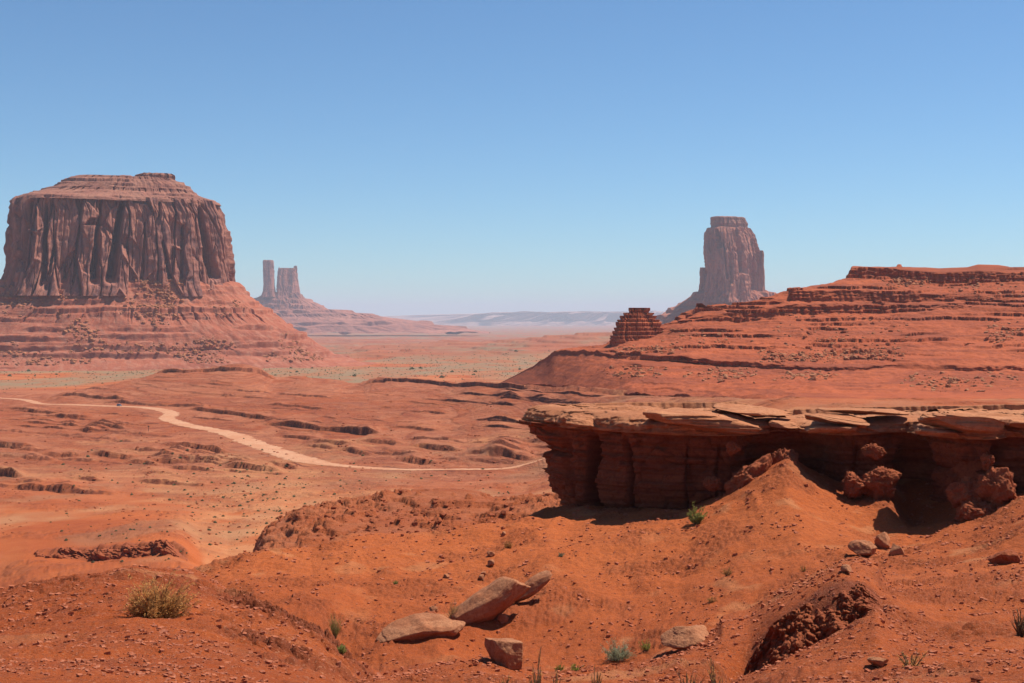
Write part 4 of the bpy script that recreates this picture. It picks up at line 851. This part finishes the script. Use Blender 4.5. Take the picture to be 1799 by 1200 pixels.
# debris on the skirt of the great butte
fr = V1t[:, :, 1] < Y1-40
idx = np.argwhere(fr & (V1t[:, :, 2] > -70) & (V1t[:, :, 0]*F/V1t[:, :, 1]+CX > -40))
big, sm = [], []
Rn = np.random.RandomState(8); Rn.shuffle(idx)
for i, j in idx[:11000]:
    p = V1t[i, j]; dn = fb2(p[0]/70., p[2]/40.+3, 3)
    if dn > RV.uniform(-.1, .55):
        sm.append((tuple(p), 1.5+7*RV.random()**4))
sm.sort(key=lambda c: -c[1])
for p, s in sm[:90]:
    sow(RV.choice(vb), p, s, 'fallen boulder lying on the debris skirt of the great left butte', 'boulder', 'boulders on the skirt of the great butte')
merged('rubble', [(p, s, RV.randrange(8)) for p, s in sm[90:]], lowr, 'small rubble covering the skirt of the great left butte', 'rubble', M['boulder'])

# gravel on the near ground
R_ = np.random.RandomState(77); NG = 130000
gpx_ = R_.uniform(-120, 1920, NG); gY_ = 10*9.0**(R_.rand(NG)**.95); gx_ = (gpx_-CX)/F*gY_
kp = n2(gx_/2.5, gY_/2.5)+.45 > R_.rand(NG)*.7; gpx_, gY_, gx_ = gpx_[kp], gY_[kp], gx_[kp]
items = []
for px, Y, x, r in zip(gpx_, gY_, gx_, R_.rand(len(gY_))):
    j = int(np.searchsorted(PX, px)); items.append(((x, Y, float(np.interp(Y, GY[:, j], GZ[:, j]))), (.008+.062*r**8)*(Y/25)**.75, RV.randrange(10)))
gv = []
for i in range(10):
    R = np.random.RandomState(500+i); c = np.array([(x, y, z) for x in (-1, 1) for y in (-1, 1) for z in (-1, 1)], float)*np.array([.6, .5, .45])*R.uniform(.7, 1.2)+R.uniform(-.3, .3, (8, 3))
    gv.append((c, np.array([(0, 1, 3, 2), (4, 6, 7, 5), (0, 4, 5, 1), (2, 3, 7, 6), (0, 2, 6, 4), (1, 5, 7, 3)])))
M['gravel'] = rock_mat('mixed_gravel', (.52, .14, .055), (.36, .085, .038), (.62, .33, .22), 9., bumps=((20, .01),))
merged('gravel', items, gv, 'loose red and pale gravel over the near slopes', 'gravel', M['gravel'])

# ------------------------------------------------------------------ plants
def leafmat(name, c, c2):
    m = flat_mat(name, c, .8, c2, 3, spec=.1); t = m.node_tree; b = t.nodes['Principled BSDF']; tr = t.nodes.new('ShaderNodeBsdfTranslucent'); mx = t.nodes.new('ShaderNodeMixShader'); mx.inputs[0].default_value = .4
    t.links.new(b.inputs['Base Color'].links[0].from_socket, tr.inputs[0]); t.links.new(b.outputs[0], mx.inputs[1]); t.links.new(tr.outputs[0], mx.inputs[2]); t.links.new(mx.outputs[0], t.nodes['Material Output'].inputs[0]); return m
M['dry'] = leafmat('dry_straw_foliage', (.95, .50, .17), (.70, .34, .11)); M['green'] = leafmat('olive_green_foliage', (.50, .52, .15), (.36, .38, .10))
M['grey'] = leafmat('grey_sage_foliage', (.58, .58, .36), (.42, .43, .25)); M['yellow'] = leafmat('yellow_green_foliage', (.60, .54, .12), (.42, .40, .09))
M['twig'] = leafmat('bare_twig', (.36, .22, .12), (.22, .13, .07)); M['pale_twig'] = leafmat('pale_dead_twig', (.50, .38, .22), (.35, .25, .14)); M['sage'] = leafmat('valley_brush', (.30, .28, .14), (.22, .21, .11))
def prism(V, Q, a, b, r0, r1):
    a = np.array(a); b = np.array(b); d = b-a; d = d/(np.linalg.norm(d)+1e-9); u = np.cross(d, (0.3, .2, 1)); u /= np.linalg.norm(u)+1e-9; w = np.cross(d, u); o = len(V)
    for p, r in ((a, r0), (b, r1)):
        for k in range(3):
            t = k*2.094; V.append(p+(u*math.cos(t)+w*math.sin(t))*r)
    for k in range(3): Q.append((o+k, o+(k+1) % 3, o+3+(k+1) % 3, o+3+k))
def bush(name, R_, h, seed, leaf, twig, stems=60, leaves=2600, lsz=.02, up=.35, label=None, cat='bush', loc=None, twr=.004, flat=1.0, stretch=7):
    R = random.Random(seed); V, Q, LV, LQ = [], [], [], []
    e = empty(name, loc or (0, 0, 0), label, cat)
    ends = []
    for i in range(stems):
        a = R.uniform(0, 6.283); el = R.uniform(up, 1.) ; rr = math.sqrt(max(0, 1-el*el))+.12
        L = R.uniform(.62, 1.0)*(1+.22*math.sin(3*a+seed)+.12*math.sin(7*a))
        tip = np.array((math.cos(a)*rr*R_*L, math.sin(a)*rr*R_*L, el*h*L)); st = np.array((R.uniform(-.08, .08)*R_, R.uniform(-.08, .08)*R_, -.06))
        mid = st+(tip-st)*.5+np.array((R.uniform(-.07, .07), R.uniform(-.07, .07), -.05))*R_
        prism(V, Q, st, mid, twr*2.2, twr*1.5); prism(V, Q, mid, tip, twr*1.5, twr*.5)
        for k in range(7):
            t = R.uniform(.25, .98); b0 = mid+(tip-mid)*max(0, t*2-1) if t > .5 else st+(mid-st)*t*2
            b1 = b0+(tip-st)*R.uniform(.12, .3)+np.array([R.uniform(-.16, .16) for _ in range(3)])*R_
            b1[2] = max(b1[2], .02); prism(V, Q, b0, b1, twr*.9, twr*.35); ends.append((b0, b1))
    for i in range(leaves):
        b0, b1 = R.choice(ends); t = R.uniform(.1, 1.08); c = b0+(b1-b0)*t+np.array([R.gauss(0, .035) for _ in range(3)])*R_
        d = (b1-b0); d = d/(np.linalg.norm(d)+1e-6)+np.array([R.gauss(0, .55) for _ in range(3)]); d /= np.linalg.norm(d)
        u = np.cross(d, [R.gauss(0, 1) for _ in range(3)]); u /= np.linalg.norm(u)+1e-6; s = lsz*R.uniform(.6, 1.4); o = len(LV)
        LV += [c-d*s*stretch/4, c+u*s*.35, c+d*s*stretch/4, c-u*s*.35]; LQ.append((o, o+1, o+2, o+3))
    obj('stems', raw_mesh('stems', V, Q), twig, e); obj('foliage', raw_mesh('foliage', LV, LQ), leaf, e)
    return e
def bush_at(px, py, w, h, seed, leaf, label, twig='twig', cat='bush', name='desert_bush', **k):
    p = place(px, py)
    s = p.y/F; return bush(name, w*s/2, h*s, seed, M[leaf], M[twig], label=label, cat=cat, loc=p, **k)
bush_at(275, 1084, 108, 62, 1, 'dry', 'large dry golden bush growing on the near mound at the lower left', stems=150, leaves=9000, lsz=.014, up=.25, twr=.0035)
bush_at(589, 1122, 27, 40, 2, 'green', 'upright olive green bush at the foot of the near mound', stems=60, leaves=2600, lsz=.012, up=.6, twr=.003)
bush_at(600, 1146, 20, 14, 3, 'green', 'small green tuft below the upright olive bush', stems=30, leaves=900, lsz=.011, up=.4, twr=.003)
bush_at(1086, 1158, 56, 30, 4, 'grey', 'low grey-green sage bush at the bottom of the gully', stems=70, leaves=5200, lsz=.02, up=.2, twr=.005)
bush_at(1135, 1143, 24, 18, 5, 'yellow', 'small yellowish tuft right of the grey sage bush', stems=40, leaves=1200, lsz=.016, up=.4, twr=.004)
bush_at(982, 1180, 16, 12, 6, 'yellow', 'left one of two tiny yellow-green tufts at the bottom centre', stems=25, leaves=600, lsz=.012, up=.3, twr=.004)
bush_at(1012, 1178, 24, 10, 7, 'yellow', 'right one of two tiny yellow-green tufts at the bottom centre', stems=25, leaves=700, lsz=.012, up=.2, twr=.004)
bush_at(1223, 920, 34, 30, 8, 'green', 'bright green bush at the edge of the shadow under the ledge', stems=60, leaves=2200, lsz=.035, up=.45, twr=.008)
bush_at(893, 963, 15, 14, 9, 'dry', 'round straw-coloured tuft on the slope above the stone trail', stems=40, leaves=1200, lsz=.02, up=.2, twr=.005)
bush_at(797, 1088, 30, 32, 10, 'dry', 'straw-coloured tuft tucked against the left end of the log-like slab', 'pale_twig', stems=60, leaves=1100, lsz=.015, up=.4, twr=.004)
bush_at(1278, 1010, 20, 14, 11, 'dry', 'straw tuft on the slope below the overhanging ledge', stems=40, leaves=900, lsz=.018, up=.3, twr=.005)
bush_at(1412, 1004, 12, 9, 12, 'dry', 'tiny straw tuft on the slope left of the three boulders', stems=30, leaves=500, lsz=.018, up=.3, twr=.005)
bush_at(985, 978, 12, 9, 13, 'grey', 'tiny grey tuft on the slope right of the stone trail', stems=30, leaves=500, lsz=.018, up=.3, twr=.005)
bush_at(695, 1026, 10, 8, 14, 'green', 'tiny green tuft on the bare middle slope', stems=25, leaves=400, lsz=.018, up=.3, twr=.005)
bush_at(1250, 1058, 18, 12, 15, 'dry', 'pale tuft on the slope above the flat layered slab', stems=30, leaves=500, lsz=.018, up=.3, twr=.005)
bush_at(1793, 1118, 34, 42, 16, 'grey', 'bare dark-stemmed bush at the right edge', stems=40, leaves=250, lsz=.01, up=.5, twr=.006)
for i, (px, py, w, h, l) in enumerate([(885, 1212, 34, 30, 'leftmost dry dead weed along the bottom edge of the photo'), (940, 1215, 40, 55, 'tall dead weed with a bent stem at the bottom centre'), (975, 1212, 34, 36, 'dead weed between the bent weed and the open gap'), (1048, 1212, 28, 36, 'short dead weed right of the bent weed'),
                                        (1210, 1214, 60, 42, 'wide pale dead weed left of the dark crumbling bank'), (1260, 1216, 50, 46, 'dense pale dead weed touching the dark crumbling bank'), (1600, 1212, 60, 26, 'low pale weed along the bottom edge at the right')]):
    Y = 15.5; j = colidx(px); x = (px-CX)/F*Y; z = gz(x, Y); hh = max(.15, -(py-h-HY)/F*Y-z)
    bush('dead_weed', w*Y/F/2, hh*.9, 40+i, M['dry'], M['pale_twig'], stems=16, leaves=260, lsz=.012, up=.75, label=l, cat='weed', loc=(x, Y, z), twr=.006)
# brush on the valley floor and the plain
vs = []
for i in range(5):
    R = random.Random(60+i); LV, LQ = [], []
    for k in range(70):
        a = R.uniform(0, 6.28); el = R.random(); r = math.sqrt(1-el*el)*R.uniform(.6, 1)*(1+.3*math.sin(3*a+i)); c = np.array((math.cos(a)*r*.5, math.sin(a)*r*.5, el*.6*R.uniform(.6, 1)))
        d1 = np.array([R.gauss(0, 1) for _ in range(3)]); d1 /= np.linalg.norm(d1); d2 = np.cross(d1, [R.gauss(0, 1) for _ in range(3)]); d2 /= np.linalg.norm(d2); s = .15; o = len(LV)
        LV += [c-d1*s, c-d2*s, c+d1*s, c+d2*s]; LQ.append((o, o+1, o+2, o+3))
    vs.append((np.array(LV), np.array(LQ)))
vm = []
for V, Q in vs:
    me = raw_mesh('brush', V, Q); me.materials.append(M['sage']); vm.append(me)
def sow_brush(px, py, s, label, group):
    p = place(px, py)
    if p is None or p.y < 60: return None
    o = bpy.data.objects.new('shrub', RV.choice(vm)); COL.objects.link(o); o.location = p; s = s*p.y/F; o.scale = (s*RV.uniform(.9, 1.4), s*RV.uniform(.9, 1.3), s*RV.uniform(.8, 1.2)); o.rotation_euler = (0, 0, RV.uniform(0, 6))
    return tag(o, label, 'shrub', group)
for i in range(110):
    px = RV.uniform(0, 1000); py = RV.triangular(640, 672, 655) if px < 560 else RV.triangular(645, 668, 658)
    if i > 60: py = RV.uniform(600, 690)
    p = place(px, py)
    if p is None or p.y < 1290 or p.y > 2900: continue
    sow_brush(px, py, 2.0+4.5*RV.random()**2.5, 'dark green shrub dotted on the plain in front of the great butte', 'shrubs dotted over the far plain')
small = []
for i in range(900):
    if RV.random() < .5: px, py = RV.gauss(450, 100), RV.gauss(890, 50)
    else: px, py = RV.uniform(100, 900), RV.uniform(790, 990)
    p = place(px, py)
    if p is None or p.y < 240 or p.y > 720: continue
    s = 1.3+4.2*RV.random()**3
    small.append((s, px, py))
small.sort(key=lambda c: -c[0])
for s, px, py in small[:150]: sow_brush(px, py, s, 'low green-grey shrub dotted over the sandy valley floor', 'shrubs dotted over the valley floor')
its = [(tuple(place(px, py)), s*place(px, py).y/F, RV.randrange(5)) for s, px, py in small[150:]]
for i in range(2600):
    px = RV.uniform(-50, 1100); py = RV.triangular(608, 700, 650); p = place(px, py)
    if p is None or p.y < 1290: continue
    its.append((tuple(p), (.8+1.4*RV.random())*p.y/F, RV.randrange(5)))
merged('brush', its, vs, 'fine scrub speckling the valley and the plain', 'brush', M['sage'])

# ------------------------------------------------------------------ car on the track, sign post
M['paint'] = flat_mat('silver_blue_paint', (.22, .27, .36), .3, (.20, .25, .34), 2, .4, .5); M['glass'] = flat_mat('dark_glass', (.02, .025, .03), .1, spec=.6)
M['tyre'] = flat_mat('tyre_rubber', (.02, .02, .02), .9); M['rim'] = flat_mat('wheel_metal', (.5, .5, .5), .4); M['lamp'] = flat_mat('lamp_glass', (.7, .7, .65), .2); M['wood'] = flat_mat('weathered_wood', (.22, .13, .08), .9, (.15, .09, .055))
def loft_x(name, secs, mat, parent, loc=(0, 0, 0)):
    """sections: (x, halfwidth low, halfwidth high, z low, z high)"""
    V = []
    for x, w0, w1, z0, z1 in secs:
        zm = (z0+z1)/2; V.append([(x, -w0, z0), (x, -w0*1.02, zm), (x, -w1, z1), (x, 0, z1+.03), (x, w1, z1), (x, w0*1.02, zm), (x, w0, z0), (x, 0, z0)])
    V = np.array(V, float); c0, c1 = V[0].mean(0), V[-1].mean(0); V = np.concatenate([(c0+(V[0]-c0)*.01)[None], V, (c1+(V[-1]-c1)*.01)[None]])
    o = obj(name, raw_mesh(name, V, grid_q(V.shape[0], 8, True, True), False), mat, parent, loc); b = o.modifiers.new('bevel', 'BEVEL'); b.width = .04; b.segments = 2; return o
def cyl(name, r, w, mat, parent, loc):
    n = 20; V = [[(math.cos(t*2*math.pi/n)*q, y, math.sin(t*2*math.pi/n)*q) for t in range(n)] for q, y in ((.01, -w/2), (r*.9, -w/2), (r, -w/2+.03), (r, w/2-.03), (r*.9, w/2), (.01, w/2))]
    return obj(name, raw_mesh(name, V, grid_q(6, n, True, True), True), mat, parent, loc)
i0 = int(np.argmin(np.abs((CX+F*RX/RY)-209))); cp = Vector((RX[i0], RY[i0], RZ[i0]+.12)); hd = math.atan2(RY[i0+6]-RY[i0-6], RX[i0+6]-RX[i0-6])
car = empty('car', cp, 'small silver-blue car driving along the dusty track', 'car'); car.rotation_euler = (0, 0, hd)
loft_x('body', [(-2.25, .78, .74, .45, .85), (-2.1, .86, .82, .3, 1.0), (-.9, .9, .86, .25, 1.05), (.9, .9, .86, .25, 1.02), (2.0, .86, .80, .3, .86), (2.25, .74, .7, .42, .74)], M['paint'], car)
loft_x('roof', [(-1.75, .74, .62, 1.42, 1.5), (-1.2, .76, .66, 1.5, 1.62), (.3, .76, .66, 1.5, 1.62), (.75, .74, .62, 1.42, 1.5)], M['paint'], car)
loft_x('window_band', [(-2.0, .82, .78, 1.0, 1.08), (-1.7, .82, .68, 1.0, 1.47), (.72, .82, .68, 1.0, 1.47), (1.25, .82, .78, 1.0, 1.06)], M['glass'], car)
for x in (-1.4, 1.4):
    for y in (-.82, .82):
        w = cyl('wheel', .34, .24, M['tyre'], car, (x, y, .34)); cyl('rim', .2, .26, M['rim'], w, (0, 0, 0))
for y in (-.6, .6): loft_x('headlight', [(2.12, .12, .11, .6, .74), (2.27, .10, .09, .62, .72)], M['lamp'], car, (0, y, 0))
p = place(261, 758)
sg = empty('sign_post', p, 'thin wooden post with a small panel beside the dusty track', 'sign')
def box(name, a, b, mat, parent):
    V = [(x, y, z) for x in (a[0], b[0]) for y in (a[1], b[1]) for z in (a[2], b[2])]
    o = obj(name, raw_mesh(name, V, [(0, 1, 3, 2), (4, 6, 7, 5), (0, 4, 5, 1), (2, 3, 7, 6), (0, 2, 6, 4), (1, 5, 7, 3)]), mat, parent); m = o.modifiers.new('bevel', 'BEVEL'); m.width = .01; return o
box('post', (-.11, -.1, -.3), (.11, .1, 3.1), M['wood'], sg); box('panel', (-.55, -.17, 2.55), (.55, -.103, 3.0), M['wood'], sg)

# ------------------------------------------------------------------ air
hm_ = bpy.data.materials.new('desert_air'); hm_.use_nodes = True; ht = hm_.node_tree; ht.nodes.remove(ht.nodes['Principled BSDF'])
pv = ht.nodes.new('ShaderNodeVolumePrincipled'); pv.inputs['Color'].default_value = (.68, .81, .97, 1); pv.inputs['Density'].default_value = 4.4e-5; pv.inputs['Anisotropy'].default_value = 0.
ht.links.new(pv.outputs[0], ht.nodes['Material Output'].inputs['Volume'])
x0, x1, y0, y1, z0, z1 = -95000, 130000, -2500, 57500, -342, 400
bm_ = raw_mesh('haze', [(x, y, z) for x in (x0, x1) for y in (y0, y1) for z in (z0, z1)], [(0, 1, 3, 2), (4, 6, 7, 5), (0, 4, 5, 1), (2, 3, 7, 6), (0, 2, 6, 4), (1, 5, 7, 3)])
tag(obj('haze', bm_, hm_), 'thin blue desert haze over the whole valley', 'haze', kind='stuff')
